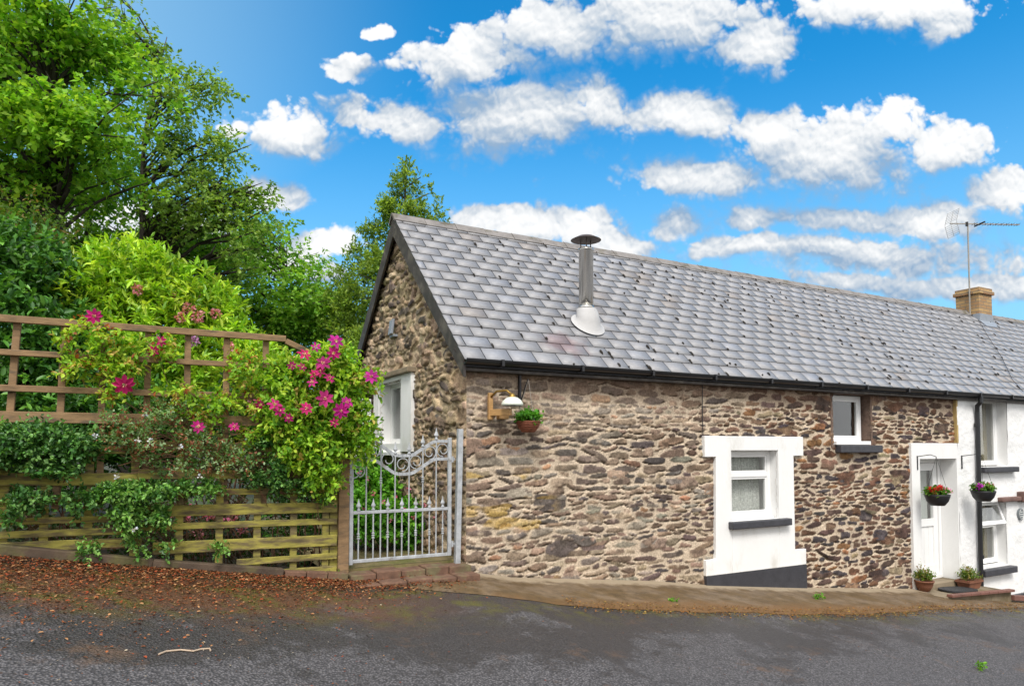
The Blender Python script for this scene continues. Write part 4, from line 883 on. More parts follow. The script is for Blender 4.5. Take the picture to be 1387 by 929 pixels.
# ------------------------------------------------------------------ shrubs behind the fence
def shrub(name, label, cat, blobs, seed, group=None, base=None, stems=10, sr=.015, **kw):
    bl = blobs; c = bl[0]; bx = base or (c[0], c[1]); z0 = float(gz(bx[0], bx[1]))
    root = empty(name, (bx[0], bx[1], z0), label, cat, group)
    foliage('foliage', root, bl, seed=seed, **kw)
    if stems: branches(root, 'stems', (bx[0], bx[1], z0), bl, seed + 1, r0=sr, n=stems, m='twig')
    return root
LIME = [(.40, .62, .04), (.29, .53, .035), (.54, .70, .07), (.19, .39, .03)]
DK = [(.055, .17, .03), (.10, .27, .04), (.17, .38, .06), (.03, .10, .02)]
rh = shrub('rhododendron', 'bright lime green rhododendron mound with faded pink trusses behind the trellis', 'shrub',
      PB([(120, 400, 8.6, .5), (175, 385, 8.8, .55), (240, 410, 9.0, .55), (285, 430, 9.2, .42), (210, 470, 8.8, .7), (130, 480, 8.5, .55), (300, 500, 9.0, .6), (245, 540, 8.8, .7), (350, 520, 8.8, .5)]), 31,
      ntwig=3900, tlen=.13, nleaf=9, L=.115, W=.034, pal=LIME, shell=.35, up=.7, m='leafg', wts=[4, 3, 2.6, 2], gap=.15, spread=.62)
def flower_cluster(parent, name, p, R, pal, seed, n=26, s=.035, m='petal'):
    r = np.random.RandomState(seed); d = unit(r.normal(size=(n, 3))); P = np.array(p) + d * R * r.uniform(.5, 1, (n, 1))
    V, Fc, q = leaf_arrays(P, d + r.normal(size=(n, 3)) * .5, r.normal(size=(n, 3)), np.full(n, s), np.full(n, s * .8), 'leaf')
    C = np.array(pal)[r.choice(len(pal), n)] * r.uniform(.8, 1.2, (n, 1)); return npmesh(name, V, Fc, M[m], parent, np.repeat(C, q, 0))
PK = [(.62, .22, .30), (.70, .35, .38), (.55, .18, .22), (.50, .25, .12)]
for k, (x, y, D) in enumerate([(255, 418, 8.5), (268, 428, 8.5), (245, 430, 8.4), (212, 462, 8.2), (262, 462, 8.3), (292, 425, 8.7), (186, 392, 8.3), (310, 470, 8.3), (236, 405, 8.6)]):
    flower_cluster(rh, 'flower_truss', atd(x, y, D), .055 if k not in (0, 1) else .07, PK if k < 3 or k > 4 else [(.45, .22, .50), (.6, .3, .6)], 300 + k, n=70)
shrub('laurel_shrub', 'dark glossy evergreen shrub at the far left behind the trellis', 'shrub',
      PB([(25, 370, 8.2, .55), (70, 390, 8.3, .40), (-40, 350, 8.2, .6), (20, 450, 8.0, .6), (80, 470, 8.0, .5), (-30, 520, 8, .6), (70, 540, 8, .5), (120, 560, 7.8, .5), (170, 570, 7.9, .5), (215, 590, 7.9, .45), (140, 510, 8.3, .5)]), 33,
      ntwig=3900, tlen=.15, nleaf=8, L=.095, W=.045, pal=DK, shell=.4, up=.45, m='leafg', gap=.1, wts=[3, 4, 2, 2])
shrub('rose_bush', 'loose young shrub with reddish shoots above the dark evergreen at far left', 'shrub',
      PB([(20, 310, 9.2, .35), (60, 320, 9.3, .25), (80, 345, 9.3, .22), (0, 340, 9.2, .35)]), 35, ntwig=260, tlen=.30, nleaf=10, L=.05, W=.028, pal=[(.13, .22, .03), (.24, .17, .05), (.08, .16, .03)], shell=.6, up=1.0, wts=[4, 1.5, 3], spread=.9)
shrub('garden_hedge', 'green shrubs filling the garden behind the lower fence boards', 'hedge',
      PB([(300, 590, 7.9, .5), (360, 610, 8.0, .5), (420, 640, 8.2, .4), (200, 600, 7.7, .5), (90, 620, 7.4, .45), (-10, 640, 7.2, .5), (400, 700, 8.0, .35), (440, 690, 8.2, .3), (340, 560, 8.2, .5), (390, 560, 8.3, .5), (435, 560, 8.5, .5)]), 37,
      ntwig=2600, tlen=.14, nleaf=8, L=.06, W=.032, pal=[(.05, .14, .025), (.09, .22, .03), (.03, .07, .018)], shell=.5, up=.4)
rg = np.random.RandomState(88); n_ = 9000; gx_ = rg.uniform(-5, 1.6, n_); gy_ = rg.uniform(6.62, 9.0, n_); P_g = np.stack([gx_, gy_, gz(gx_, gy_) + rg.exponential(.10, n_)], 1)
V_, F_, q_ = leaf_arrays(P_g, rg.normal(size=(n_, 3)), rg.normal(size=(n_, 3)) * .5 + np.array((0, 0, 1.)), rg.uniform(.03, .08, n_), rg.uniform(.02, .045, n_), 'leaf')
tag(npmesh('undergrowth', V_, F_, M['leaf'], None, np.repeat(np.array([(.06, .04, .025), (.04, .08, .02), (.10, .06, .035), (.03, .05, .015), (.06, .13, .03)])[rg.choice(5, n_)], q_, 0)), 'dark leafy undergrowth on the soil behind the mossy boards', 'undergrowth', kind='stuff')
az_ = shrub('pink_azalea', 'low pink flowering bush glimpsed between the mossy fence boards', 'shrub',
      PB([(230, 705, 7.2, .28, .2), (310, 700, 7.4, .3, .2), (270, 725, 7.3, .3, .15)]), 39, ntwig=260, tlen=.10, nleaf=6, L=.04, W=.022, pal=[(.10, .06, .035), (.05, .09, .02)], stems=10, sr=.006, up=.5)
for k, (x, y) in enumerate([(232, 695), (250, 705), (285, 697), (298, 708), (315, 700), (212, 712), (268, 722), (330, 715), (340, 545), (262, 690)]):
    flower_cluster(az_, 'flower', atd(x, y, 7.0), .045, [(.62, .16, .28), (.7, .3, .36)], 340 + k, n=24, s=.04)
gb = shrub('flower_bed_plant', 'leafy green geranium clump with small pink flowers behind the iron gate', 'plant',
      PB([(500, 705, 7.9, .30, .26), (545, 710, 8.2, .32, .26), (585, 722, 8.4, .26, .2), (490, 650, 8.6, .22), (520, 665, 8.8, .25), (470, 690, 8, .25), (575, 690, 9.2, .25)]), 41,
      ntwig=1700, tlen=.10, nleaf=7, L=.052, W=.045, pal=[(.16, .44, .045), (.24, .54, .06), (.10, .28, .03)], shell=.4, up=.6, stems=20, sr=.005)
for k, (x, y) in enumerate([(520, 680), (535, 672), (548, 690), (505, 668), (560, 700), (575, 684), (492, 690), (553, 662), (528, 705), (488, 640), (497, 648), (590, 700)]):
    flower_cluster(gb, 'flower', atd(x, y, 7.75), .014, [(.75, .28, .40), (.65, .15, .25)], 400 + k, n=9, s=.025)
shrub('dark_ivy', 'dark leafy shrub in the shade below the white gable window', 'shrub', PB([(500, 640, 9.2, .25, .3), (515, 690, 9.3, .25, .4), (485, 660, 9, .2, .4)]), 43, ntwig=500, tlen=.1, nleaf=7, L=.05, W=.03, pal=DK, stems=6)

# ------------------------------------------------------------------ fence
YF = 6.47
fence = empty('trellis_fence', (0, YF, .5), 'weathered brown trellis above mossy green horizontal fence boards', 'fence')
def board(name, x0, z0, x1, z1, w, t, y, m, parent): b = MB(); b.bar((x0, y, z0), (x1, y, z1), t, w); return b.build(name, m, parent, bevel=.004)
for z, w in ((2.49, .055), (2.23, .045), (1.955, .05), (1.735, .085)): board('rail', -3.2, z + .0, 1.14, z + .0, w, .045, YF - .03, M['wood'], fence)
xs = [onY(x, 500, YF)[0] for x in (-150, -100, -55, 15, 80, 139, 200, 254, 307, 360)]
for i, x in enumerate(xs): board('post', x - (.03 if i == 3 else 0), 1.0, x + (.03 if i in (3, 4) else 0), 2.47, .05, .045, YF + .018, M['wood'], fence)
board('rail', 1.14, 2.47, 1.40, 2.36, .05, .045, YF - .03, M['wood'], fence); board('rail', 1.14, 2.23, 1.62, 2.23, .045, .045, YF - .03, M['wood'], fence)
board('rail', 1.14, 1.955, 1.62, 1.955, .045, .045, YF - .03, M['wood'], fence); board('rail', 1.14, 1.735, 1.62, 1.735, .07, .045, YF - .03, M['wood'], fence)
rr = random.Random(3)
for z, w in ((1.50, .075), (1.26, .08), (1.11, .055), (.955, .095), (.825, .055), (.65, .10), (.505, .055), (.385, .06)):
    x0 = -.02 if z > .6 else .75
    if z == .65: x0 = .1
    board('slat', x0, z + rr.uniform(-.004, .004) + (.02 if z > .6 else 0), 1.62, z - .01, w, .022, YF - .052, M['mossy'], fence)
for z, w in ((1.49, .07), (1.25, .10), (1.10, .06), (.93, .05), (.83, .055), (.735, .075)): board('slat', -3.2, z + .05, .02, z - .01, w, .022, YF - .03, M['mossy'], fence)
for x in (182, 243, 297, 348, 397, 440): X_ = onY(x, 690, YF)[0]; board('batten', X_, .36, X_, 1.62, .06, .03, YF - .025, M['mossy'], fence)
for x in (-60, 5, 60, 120): X_ = onY(x, 690, YF)[0]; board('batten', X_, .62, X_, 1.62, .06, .03, YF + .0, M['mossy'], fence)
board('post', 1.60, .24, 1.60, 1.62, .075, .09, YF + .02, M['mossy'], fence)
gp = MB(); gp.box(1.635, 1.735, YF - .06, YF + .05, .2, 1.62); tag(gp.build('gate_post', M['wood'], bevel=.006), 'square brown timber post at the left of the iron gate', 'post')
b = MB(); b.bar((-3.4, YF - .10, 1.12), (-.93, YF - .10, .735), .10, .09); b.bar((-.93, YF - .10, .735), (.1, YF - .10, .545), .10, .09); b.bar((.1, YF - .10, .545), (1.13, YF - .11, .385), .10, .085)
tag(b.build('kerb_sleeper', M['sleeper'], bevel=.01), 'dark wet timber edging along the foot of the fence', 'kerb')
b = MB()
for k in range(3): x = 1.14 + .19 * k; b.bar((x, YF - .11, .37 - .022 * k), (x + .183, YF - .11, .35 - .022 * k), .11, .075)
tag(b.build('brick_kerb', M['brick'], bevel=.008), 'short row of brown bricks between the timber edging and gate', 'kerb')

# ------------------------------------------------------------------ gate steps
st = empty('gate_steps', (2.25, 6.35, .25), 'two red brick steps below the grey iron gate', 'steps')
b = MB()
for k in range(5): x = 1.72 + .245 * k; b.box(x, x + .238, YW - .20, YW + .02, .20, .325 + (.012 if k % 2 else 0))
b.build('tread', M['brick'], st, bevel=.01)
b = MB()
for k in range(5): x = 1.70 + .25 * k; b.box(x, x + .243, YW - .40, YW - .205, .12, .262 + .006 * (k % 3))
b.build('tread', M['brick'], st, bevel=.012)
slab('landing', M['path'], st, 1.72, 2.93, YW + .022, YW + .45, .2, .352, .01)

# ------------------------------------------------------------------ iron gate
gt = empty('iron_gate', (1.8, YW, .36), 'grey wrought iron garden gate with scrolls and spear finials', 'gate')
GY = YW - .01; zb = .405; x0, x1 = 1.765, 2.775
def bez(n=14):
    return n
def top_z(x, base):                                        # swan-neck of the two top rails
    u = (x - x0) / (x1 - x0); pts = [(0, 0), (.22, 0), (.43, -.145), (.60, -.145), (.83, 0), (1, 0)]
    f = np.interp(u, [p[0] for p in pts], [p[1] for p in pts]); return base + float(f)
b = MB(); b.box(x0 - .02, x0 + .018, GY - .016, GY + .016, zb - .015, 1.60); b.box(x1 - .018, x1 + .02, GY - .016, GY + .016, zb, 1.60)
b.box(x0 + .018, x1 - .018, GY - .012, GY + .012, zb, zb + .032); b.box(x0 + .018, x1 - .018, GY - .012, GY + .012, .865, .895); b.build('frame', M['galv'], gt, bevel=.004)
for base in (1.565, 1.385):
    b = MB(); N = 24; xs_ = [x0 + .018 + (x1 - x0 - .036) * i / N for i in range(N + 1)]
    sm = [sum(top_z(x + dx, base) for dx in (-.03, -.015, 0, .015, .03)) / 5 for x in xs_]
    for i in range(N): b.bar((xs_[i], GY, sm[i]), (xs_[i + 1] + .002, GY, sm[i + 1]), .012, .030)
    b.build('top_rail', M['galv'], gt)
def finial(b, x, z, s=1.0, collar=True):
    y = GY
    if collar: b.lathe([(.009, 0), (.018, .006), (.018, .016), (.009, .022)], (x, y, z), 8)
    b.lathe([(.008 * s, .02), (.010 * s, .03), (.024 * s, .045), (.022 * s, .055), (.010 * s, .085 * s), (.002, .125 * s)], (x, y, z), 6, 1, .45)
def knot(b, x, z):
    for dz in (-.022, 0, .022): b.lathe([(.007, dz - .009), (.015, dz - .004), (.015, dz + .004), (.007, dz + .009)], (x, GY, z), 8)
for k in range(6):
    x = x0 + (x1 - x0) * (k + 1) / 7 - .0; zt = top_z(x, 1.565); b = MB(); b.tube([(x, GY, zb + .03), (x, GY, zt + .02)], .0075, 8)
    if k in (1, 4): knot(b, x, 1.18)
    br = b.build('bar', M['galv'], gt); b = MB(); finial(b, x, zt + .012); b.build('finial', M['galv'], br)
for k in range(7):
    x = x0 + (x1 - x0) * (k + .5) / 7; b = MB(); b.tube([(x, GY, zb + .03), (x, GY, .90)], .0075, 8); knot(b, x, .655)
    br = b.build('bar', M['galv'], gt); b = MB(); finial(b, x, .893, .95); b.build('finial', M['galv'], br)
def scroll(cx, cz, R, flip, seg=30):
    pts = []
    for i in range(seg + 1):
        t = i / seg; a = -.5 * math.pi + t * 2.15 * math.pi * 1.15; rr_ = R * (1 - .62 * max(0, t - .35) / .65); ox = 0
        pts.append((cx + flip * rr_ * math.cos(a), GY, cz + rr_ * math.sin(a)))
    b = MB()
    for i in range(seg): b.bar(pts[i], pts[i + 1], .008, .010, up=(0, 1, 0))
    return b.build('scroll', M['galv'], gt)
for k in range(7):
    x = x0 + (x1 - x0) * (k + .5) / 7; zc = (top_z(x, 1.565) + top_z(x, 1.385)) / 2; scroll(x, zc, .066, 1 if k % 2 else -1)
scroll(x0 + .075, 1.27, .05, 1); 
b = MB()
for i in range(10):
    a0, a1 = [(-.5 + q / 10 * 1.0) * math.pi for q in (i, i + 1)]; b.bar((x0 + .02 + .06 * math.cos(a0), GY, 1.27 + .06 * math.sin(a0)), (x0 + .02 + .06 * math.cos(a1), GY, 1.27 + .06 * math.sin(a1)), .008, .01, up=(0, 1, 0))
b.build('scroll', M['galv'], gt)
b = MB(); b.tube([(x0 - .07, GY, 1.2), (x0 + .0, GY - .02, 1.2)], .008, 6); b.box(x0 - .05, x0 - .022, GY - .03, GY + .01, 1.15, 1.24); b.build('latch', M['galv'], gt)
b = MB()
for z in (.52, 1.38): b.lathe([(.014, -.03), (.014, .03)], (x1 + .034, GY, z), 8); b.box(x1 + .02, x1 + .06, GY - .006, GY + .006, z - .012, z + .012)
b.build('hinge', M['galv'], gt)
b = MB(); b.bar((2.855, YW - .03, .25), (2.885, YW - .03, 1.69), .055, .055, up=(0, 1, 0)); tag(b.build('gate_hinge_post', M['galv'], bevel=.005), 'grey square steel post hinging the gate beside the stone corner', 'post')

# ------------------------------------------------------------------ wall lamp and hanging baskets
la = empty('wall_lamp', (3.22, YW - .02, 1.93), 'outdoor lamp with opal dome shade on a varnished wooden bracket', 'lamp')
b = MB(); b.box(3.195, 3.245, YW - .075, YW - .035, 1.79, 2.075); b.build('back_plate', M['lampwood'], la, bevel=.006)
b = MB(); b.bar((3.22, YW - .055, 1.865), (3.33, YW - .31, 1.865), .04, .07); b.build('arm', M['lampwood'], la, bevel=.006)
hd = Vector((3.35, YW - .30, 0))
b = MB(); b.tube([(3.22, YW - .07, 2.03), (3.25, YW - .14, 2.085), (3.31, YW - .25, 2.09), (hd.x, hd.y, 2.04)], .012, 8); b.lathe([(.03, 1.99), (.045, 2.01), (.02, 2.055), (.005, 2.06)], (hd.x, hd.y, 0), 14); b.build('stem', M['brass'], la, smooth=True)
b = MB(); b.lathe([(.115, 1.93), (.112, 1.955), (.095, 1.985), (.06, 2.012), (.03, 2.022), (.028, 2.018), (.058, 2.006), (.09, 1.98), (.108, 1.952), (.11, 1.93)], (hd.x, hd.y, 0), 28); b.build('shade', M['opal'], la, smooth=True)
b = MB(); b.box(3.30, 3.42, YW - .10, YW - .035, 1.80, 1.86); b.build('lower_block', M['lampwood'], la, bevel=.008)  # small tan block on the wall below the shade

def basket(name, label, cat, wall, arm, drop, R, hgt, mt, group, flowers, leafpal, seed, plate_h=.28, liner=False):
    wx, wz = wall; y0 = YW - .045; tip = Vector((wx + arm[0], YW - arm[1], wz + arm[2]))
    bk = empty('basket_bracket', (wx, y0, wz), label + ' bracket' if 0 else {'w': 'black angled wall bracket beside the wooden lamp', 'l': 'short black bracket plate on the left side of the door', 'r': 'short black bracket plate between door and drainpipe'}[flowers[0]], 'bracket', 'hanging basket brackets')
    b = MB(); b.box(wx - .011, wx + .011, y0 - .008, y0 + .03, wz - plate_h / 2, wz + plate_h / 2); b.build('plate', M['iron'], bk)
    b = MB()
    if flowers[0] == 'w': b.tube([(wx, y0 - .01, wz - plate_h * .42), (wx + arm[0] * .5, y0 - arm[1] * .5, wz - plate_h * .02 + arm[2] * .3), tip], .008, 6)
    else: b.tube([(wx, y0 - .01, wz + .10), (wx, y0 - arm[1] * .6, wz + .13), tip + Vector((0, 0, .0))], .006, 6)
    b.build('arm', M['iron'], bk)
    c = tip - Vector((0, 0, drop)); root = empty(name, (c.x, c.y, c.z - hgt), label, 'hanging basket', group)
    b = MB(); pr = [(.02, -hgt), (R * .55, -hgt * .97), (R * .82, -hgt * .6), (R * .97, -hgt * .15), (R, 0), (R * .96, .006), (R * .9, -.01), (.01, -.02)]
    b.lathe(pr, c, 28); 
    if mt == 'wicker':
        for k in range(6): b.lathe([(R * (1.0 - .07 * k * k / 5) - .002, -hgt * k / 6.5 - .006), (R * (1.0 - .07 * k * k / 5) + .007, -hgt * k / 6.5), (R * (1.0 - .07 * k * k / 5) - .002, -hgt * k / 6.5 + .006)], c, 28)
    b.build('bowl', M[mt], root, smooth=True)
    for k in range(3): a = k * 2.1 + .5; q = MB(); q.tube([c + Vector((R * .97 * math.cos(a), R * .97 * math.sin(a), 0)), tip], .0025, 4); q.build('chain', M['alu'] if flowers[0] == 'w' else M['iron'], root)
    foliage('foliage', root, [(c.x, c.y, c.z + .03, R * .85, R * .85, .05)], 170, .06, 6, .038, .024, leafpal, seed, shell=.6, up=1.0)
    rr = random.Random(seed)
    for (dx, dz, pal) in flowers[1]: flower_cluster(root, 'flower', (c.x + dx * R, c.y - .3 * R + rr.uniform(-.3, .3) * R, c.z + dz), .03, pal, seed + int(dx * 50) + 60, n=26, s=.034)
    return root
RED = [(.75, .03, .03), (.60, .02, .03)]; PKF = [(.75, .22, .40), (.80, .38, .52)]; PUR = [(.42, .03, .42), (.5, .05, .5)]; PALE = [(.75, .5, .62), (.7, .36, .5)]
GP = [(.10, .26, .03), (.06, .16, .02), (.17, .34, .04)]
basket('hanging_basket', 'brown wicker hanging basket of green leaves beside the wooden wall lamp', '', (3.585, 2.12), (.03, .17, .11), .455, .128, .115, 'wicker', 'hanging baskets', ('w', []), [(.12, .36, .03), (.08, .26, .03)], 51, plate_h=.32)
basket('hanging_basket', 'black hanging basket with red and pink flowers in front of the white door', '', (10.74, 1.26), (.0, .34, .10), .58, .178, .17, 'black', 'hanging baskets', ('l', [(-.85, .09, RED), (-.65, .11, RED), (-.75, .06, RED), (.1, .07, PKF), (.35, .09, PALE), (.6, .07, PKF), (.5, .11, PALE), (.9, .06, PALE), (-.3, .04, PKF)]), GP, 52, plate_h=.22)
basket('hanging_basket', 'black hanging basket with purple and pink flowers right of the drainpipe', '', (11.98, 1.26), (.0, .36, .10), .56, .178, .17, 'black', 'hanging baskets', ('r', [(-1.0, .10, PUR), (-.85, .06, PUR), (-.1, .06, PKF), (.2, .10, PALE), (.45, .07, PKF), (.7, .09, RED), (.95, .06, PKF), (-.4, .07, PALE)]), GP, 53, plate_h=.22)

# ------------------------------------------------------------------ doorstep, mat and pots
ds = empty('doorstep', (11.4, 6.2, -.8), 'concrete doorstep edged with brown quarry tiles outside the white door', 'step')
b = MB(); b.prism([(10.50, -1.1), (12.35, -1.3), (12.35, -.80), (10.50, -.715)], 5.93, YW - .05); b.build('slab', M['concrete'], ds)
b = MB()
for k in range(7): x = 10.60 + .25 * k; b.bar((x, 5.91, -.70 - .0125 * k), (x + .243, 5.91, -.712 - .0125 * k), .09, .04)
b.build('tile_edging', M['tile'], ds, bevel=.006)
b = MB()
for k in range(16): x = 12.36 + .25 * k; b.bar((x, 5.93 + .0 * k, float(gz(x, 5.9)) + .10), (x + .243, 5.93, float(gz(x + .25, 5.9)) + .10), .10, .08)
tag(b.build('tile_kerb', M['tile'], bevel=.008), 'brown tile kerb running right from the doorstep', 'kerb')
b = MB(); n = 36; V = []
for z in (0, .022):
    for k in range(n):
        a = 2 * math.pi * k / n; X_ = 11.35 + .36 * np.sign(math.cos(a)) * abs(math.cos(a)) ** .7; V.append((X_, 6.20 + .19 * np.sign(math.sin(a)) * abs(math.sin(a)) ** .7, -.742 - .05 * (X_ - 11.35) + z))
b.add(V, [tuple(range(n - 1, -1, -1)), tuple(range(n, 2 * n))] + [(k, (k + 1) % n, (k + 1) % n + n, k + n) for k in range(n)]); tag(b.build('doormat', M['mat']), 'black rounded doormat lying in front of the white door', 'doormat')
def pot(name, label, c, R, h, seed, trough=False):
    root = empty(name, c, label, 'plant pot'); b = MB()
    if trough: 
        b.add([(c[0] + sx_ * w_, c[1] + sy_ * d_, c[2] + z) for (w_, d_, z) in ((.15, .08, 0), (.19, .11, h), (.17, .09, h), (.15, .08, h - .03)) for sx_, sy_ in ((-1, -1), (1, -1), (1, 1), (-1, 1))], [(3, 2, 1, 0)] + [(4 * i + k, 4 * i + (k + 1) % 4, 4 * i + 4 + (k + 1) % 4, 4 * i + 4 + k) for i in range(3) for k in range(4)] + [(12, 13, 14, 15)])
        b.box(c[0] - .2, c[0] + .2, c[1] - .118, c[1] + .118, c[2] + h - .035, c[2] + h - .012)
    else: b.lathe([(R * .62, 0), (R * .9, h * .5), (R, h * .85), (R * 1.08, h * .86), (R * 1.08, h), (R * .94, h), (R * .9, h - .03), (.01, h - .03)], c, 28)
    b.build('bowl', M['terracotta'], root, smooth=not trough)
    foliage('foliage', root, [(c[0], c[1], c[2] + h + .03, R * .8, R * .7, .05)], 130, .11, 7, .032, .018, [(.16, .26, .04), (.09, .18, .03), (.26, .24, .06)], seed, shell=.6, up=1.6)
    foliage('stems', root, [(c[0] - .03, c[1], c[2] + h + .12, R * .5, R * .4, .09)], 16, .10, 6, .022, .014, [(.36, .22, .12), (.30, .30, .10)], seed + 1, up=2.2)
    for k in range(3): flower_cluster(root, 'flower', (c[0] + .07 * (k - 1), c[1] - .05, c[2] + h + .07 + .03 * (k % 2)), .012, [(.75, .6, .2), (.8, .75, .65)], seed + 5 + k, n=7, s=.02)
pot('flower_pot', 'round terracotta bowl of leafy plants at the left of the door', (10.68, 6.33, -.705), .13, .16, 61)
pot('flower_trough', 'brown terracotta trough of plants at the foot of the drainpipe', (11.86, 6.30, -.775), .14, .14, 63, True)

# ------------------------------------------------------------------ climbers and shrubs on the fence
YEL = [(.34, .56, .045), (.24, .48, .04), (.50, .66, .08), (.14, .33, .03), (.50, .38, .10)]
def PY(lst, Y=6.30):
    o = []
    for (x, y, rx, rz) in lst: X_, Z_ = onY(x, y, Y); o.append((X_, Y, Z_, max(.03, rx - .05), min(rx, .16), max(.025, rz - .045)))
    return o
def clem_flower(parent, p, s, seed, petals=7):
    s = s * .82
    rr = random.Random(seed); r = np.random.RandomState(seed); nrm = Vector((rr.uniform(-.8, .6), -1, rr.uniform(-.4, .8))).normalized(); a0 = nrm.orthogonal().normalized(); b0_ = nrm.cross(a0); P = []; D = []; N = []
    for k in range(petals): a = 2 * math.pi * k / petals + rr.uniform(-.12, .12); d = a0 * math.cos(a) + b0_ * math.sin(a); P.append(Vector(p) + d * .008); D.append(d + nrm * rr.uniform(-.15, .25)); N.append(nrm)
    V, Fc, q = leaf_arrays(np.array([tuple(v) for v in P]), np.array([tuple(v) for v in D]), np.array([tuple(v) for v in N]), np.full(petals, s), np.full(petals, s * .55), 'leaf')
    C = np.array((.56, .022, .20)) * r.uniform(.7, 1.25, (petals, 1)) * np.array((rr.uniform(.75, 1.1), 1, rr.uniform(.7, 1.5)))
    f = npmesh('flower', V, Fc, M['petal'], parent, np.repeat(C, q, 0))
    flower_cluster(f, 'stamens', Vector(p) + nrm * .010, s * .13, [(.75, .55, .30), (.7, .25, .3)], seed + 900, n=14, s=.013)
cA = shrub('clematis', 'large clematis with magenta flowers heaped over the post beside the gate', 'climber',
   PY([(440, 500, .26, .20), (400, 515, .28, .22), (470, 520, .22, .24), (420, 560, .34, .26), (380, 560, .20, .20), (470, 570, .26, .24), (430, 610, .24, .24), (445, 645, .14, .16), (455, 478, .20, .10), (490, 600, .14, .14), (398, 600, .18, .2), (425, 655, .10, .12), (385, 500, .12, .2), (502, 515, .09, .12)]), 71, group='climbers on the fence', base=(1.5, 6.62),
   ntwig=2100, tlen=.12, nleaf=8, L=.050, W=.028, pal=YEL, shell=.42, up=.25, droop=.35, wts=[4, 4, 3, 2.4, .8], gap=.1, stems=8, sr=.006, spread=.9)
for k, (x, y, s) in enumerate([(412, 480, .075), (455, 462, .085), (452, 478, .07), (428, 470, .05), (433, 503, .06), (438, 492, .085), (425, 507, .05), (440, 540, .095), (415, 553, .065), (372, 548, .075), (378, 556, .06), (462, 556, .09), (453, 572, .05), (391, 566, .05), (503, 510, .08), (423, 518, .055), (446, 512, .06), (470, 545, .07), (409, 497, .05), (395, 495, .045)]):
    X_, Z_ = onY(x, y, 6.02); clem_flower(cA, (X_, 6.02, Z_), s, 500 + k, petals=6 + k % 3)
cB = shrub('clematis', 'golden leaved clematis with two magenta flowers threading the upper trellis', 'climber',
   PY([(120, 445, .13, .05), (145, 470, .16, .12), (110, 500, .14, .10), (165, 500, .18, .10), (190, 470, .12, .10), (150, 530, .16, .07), (230, 480, .10, .14), (240, 530, .18, .08), (300, 545, .20, .08), (330, 500, .16, .20), (350, 545, .12, .12), (90, 470, .07, .12), (270, 565, .18, .06), (335, 590, .14, .08)], 6.38), 73, group='climbers on the fence', base=(.9, 6.62),
   ntwig=620, tlen=.11, nleaf=8, L=.045, W=.025, pal=YEL + [(.34, .10, .03)], shell=.5, up=.2, droop=.2, wts=[4, 3, 3, 2, 2, 1.2], stems=8, sr=.005, spread=.9)
for k, (x, y, s) in enumerate([(168, 521, .10), (127, 428, .07), (268, 578, .065), (317, 578, .05), (352, 548, .05)]): X_, Z_ = onY(x, y, 6.2); clem_flower(cB, (X_, 6.2, Z_), s, 560 + k, 8)
for k, (x, y) in enumerate([(218, 462), (208, 475)]): X_, Z_ = onY(x, y, 6.3); clem_flower(cB, (X_, 6.3, Z_), .05, 580 + k, 7)
SG = [(.17, .31, .10), (.25, .42, .16), (.38, .53, .29), (.09, .19, .06), (.33, .13, .07)]
sC = shrub('cotoneaster', 'grey green small leaved shrub with reddish twigs spilling over the middle of the fence', 'shrub',
   PY([(180, 570, .26, .12), (235, 560, .26, .10), (210, 600, .30, .14), (270, 600, .24, .12), (165, 600, .14, .10), (300, 625, .22, .10), (240, 635, .26, .07), (330, 620, .12, .14)], 6.33), 75, base=(.55, 6.62),
   ntwig=950, tlen=.11, nleaf=9, L=.026, W=.016, pal=SG, shell=.45, up=.35, stems=12, sr=.004, wts=[3, 3, 2.2, 1.6, 3.0], gap=.2, spread=.95)
for k, (x, y) in enumerate([(195, 562), (187, 595), (204, 597), (130, 590), (243, 605), (270, 645), (158, 645), (182, 716)]): X_, Z_ = onY(x, y, 6.15); flower_cluster(sC, 'flower', (X_, 6.12, Z_), .012, [(.62, .66, .80), (.8, .8, .85)], 600 + k, n=10, s=.02)
DKS = [(.06, .18, .04), (.11, .28, .055), (.22, .42, .12), (.035, .10, .025)]
shrub('dark_green_shrub', 'dense dark green shrub hanging over the left end of the fence', 'shrub',
   PY([(50, 610, .28, .16), (5, 605, .24, .16), (100, 605, .22, .14), (60, 585, .2, .07), (75, 640, .2, .07), (-60, 620, .3, .2), (40, 680, .16, .10), (110, 680, .14, .10), (15, 700, .1, .08)], 6.34), 77, base=(-.6, 6.62),
   ntwig=1500, tlen=.10, nleaf=8, L=.036, W=.021, pal=DKS, shell=.42, up=.4, m='leafg', wts=[3, 4, 2, 2], stems=8, sr=.006, gap=.1)
shrub('trailing_shrub', 'mid green shrub trailing down the fence boards to the ground', 'shrub',
   PY([(165, 665, .20, .09), (205, 665, .18, .08), (170, 695, .14, .09), (215, 700, .09, .10), (178, 722, .06, .08), (190, 740, .03, .03), (245, 660, .10, .06), (228, 738, .03, .05), (298, 742, .035, .035), (280, 660, .12, .04), (120, 742, .07, .03)], 6.32), 79, base=(.35, 6.62),
   ntwig=900, tlen=.09, nleaf=8, L=.032, W=.020, pal=[(.10, .27, .045), (.18, .39, .065), (.28, .50, .12), (.05, .14, .03)], shell=.5, up=.25, droop=.3, m='leafg', stems=8, sr=.004)
shrub('small_ivy', 'small dark green creeper hanging on the fence below the magenta clematis', 'shrub',
   PY([(380, 655, .14, .08), (415, 660, .12, .06), (370, 632, .12, .07), (345, 650, .12, .07), (440, 675, .06, .08), (355, 600, .09, .09)], 6.36), 81, base=(1.2, 6.62),
   ntwig=420, tlen=.09, nleaf=8, L=.028, W=.018, pal=DKS, shell=.5, up=.2, stems=8, sr=.004)
b = MB(); rr = random.Random(12)
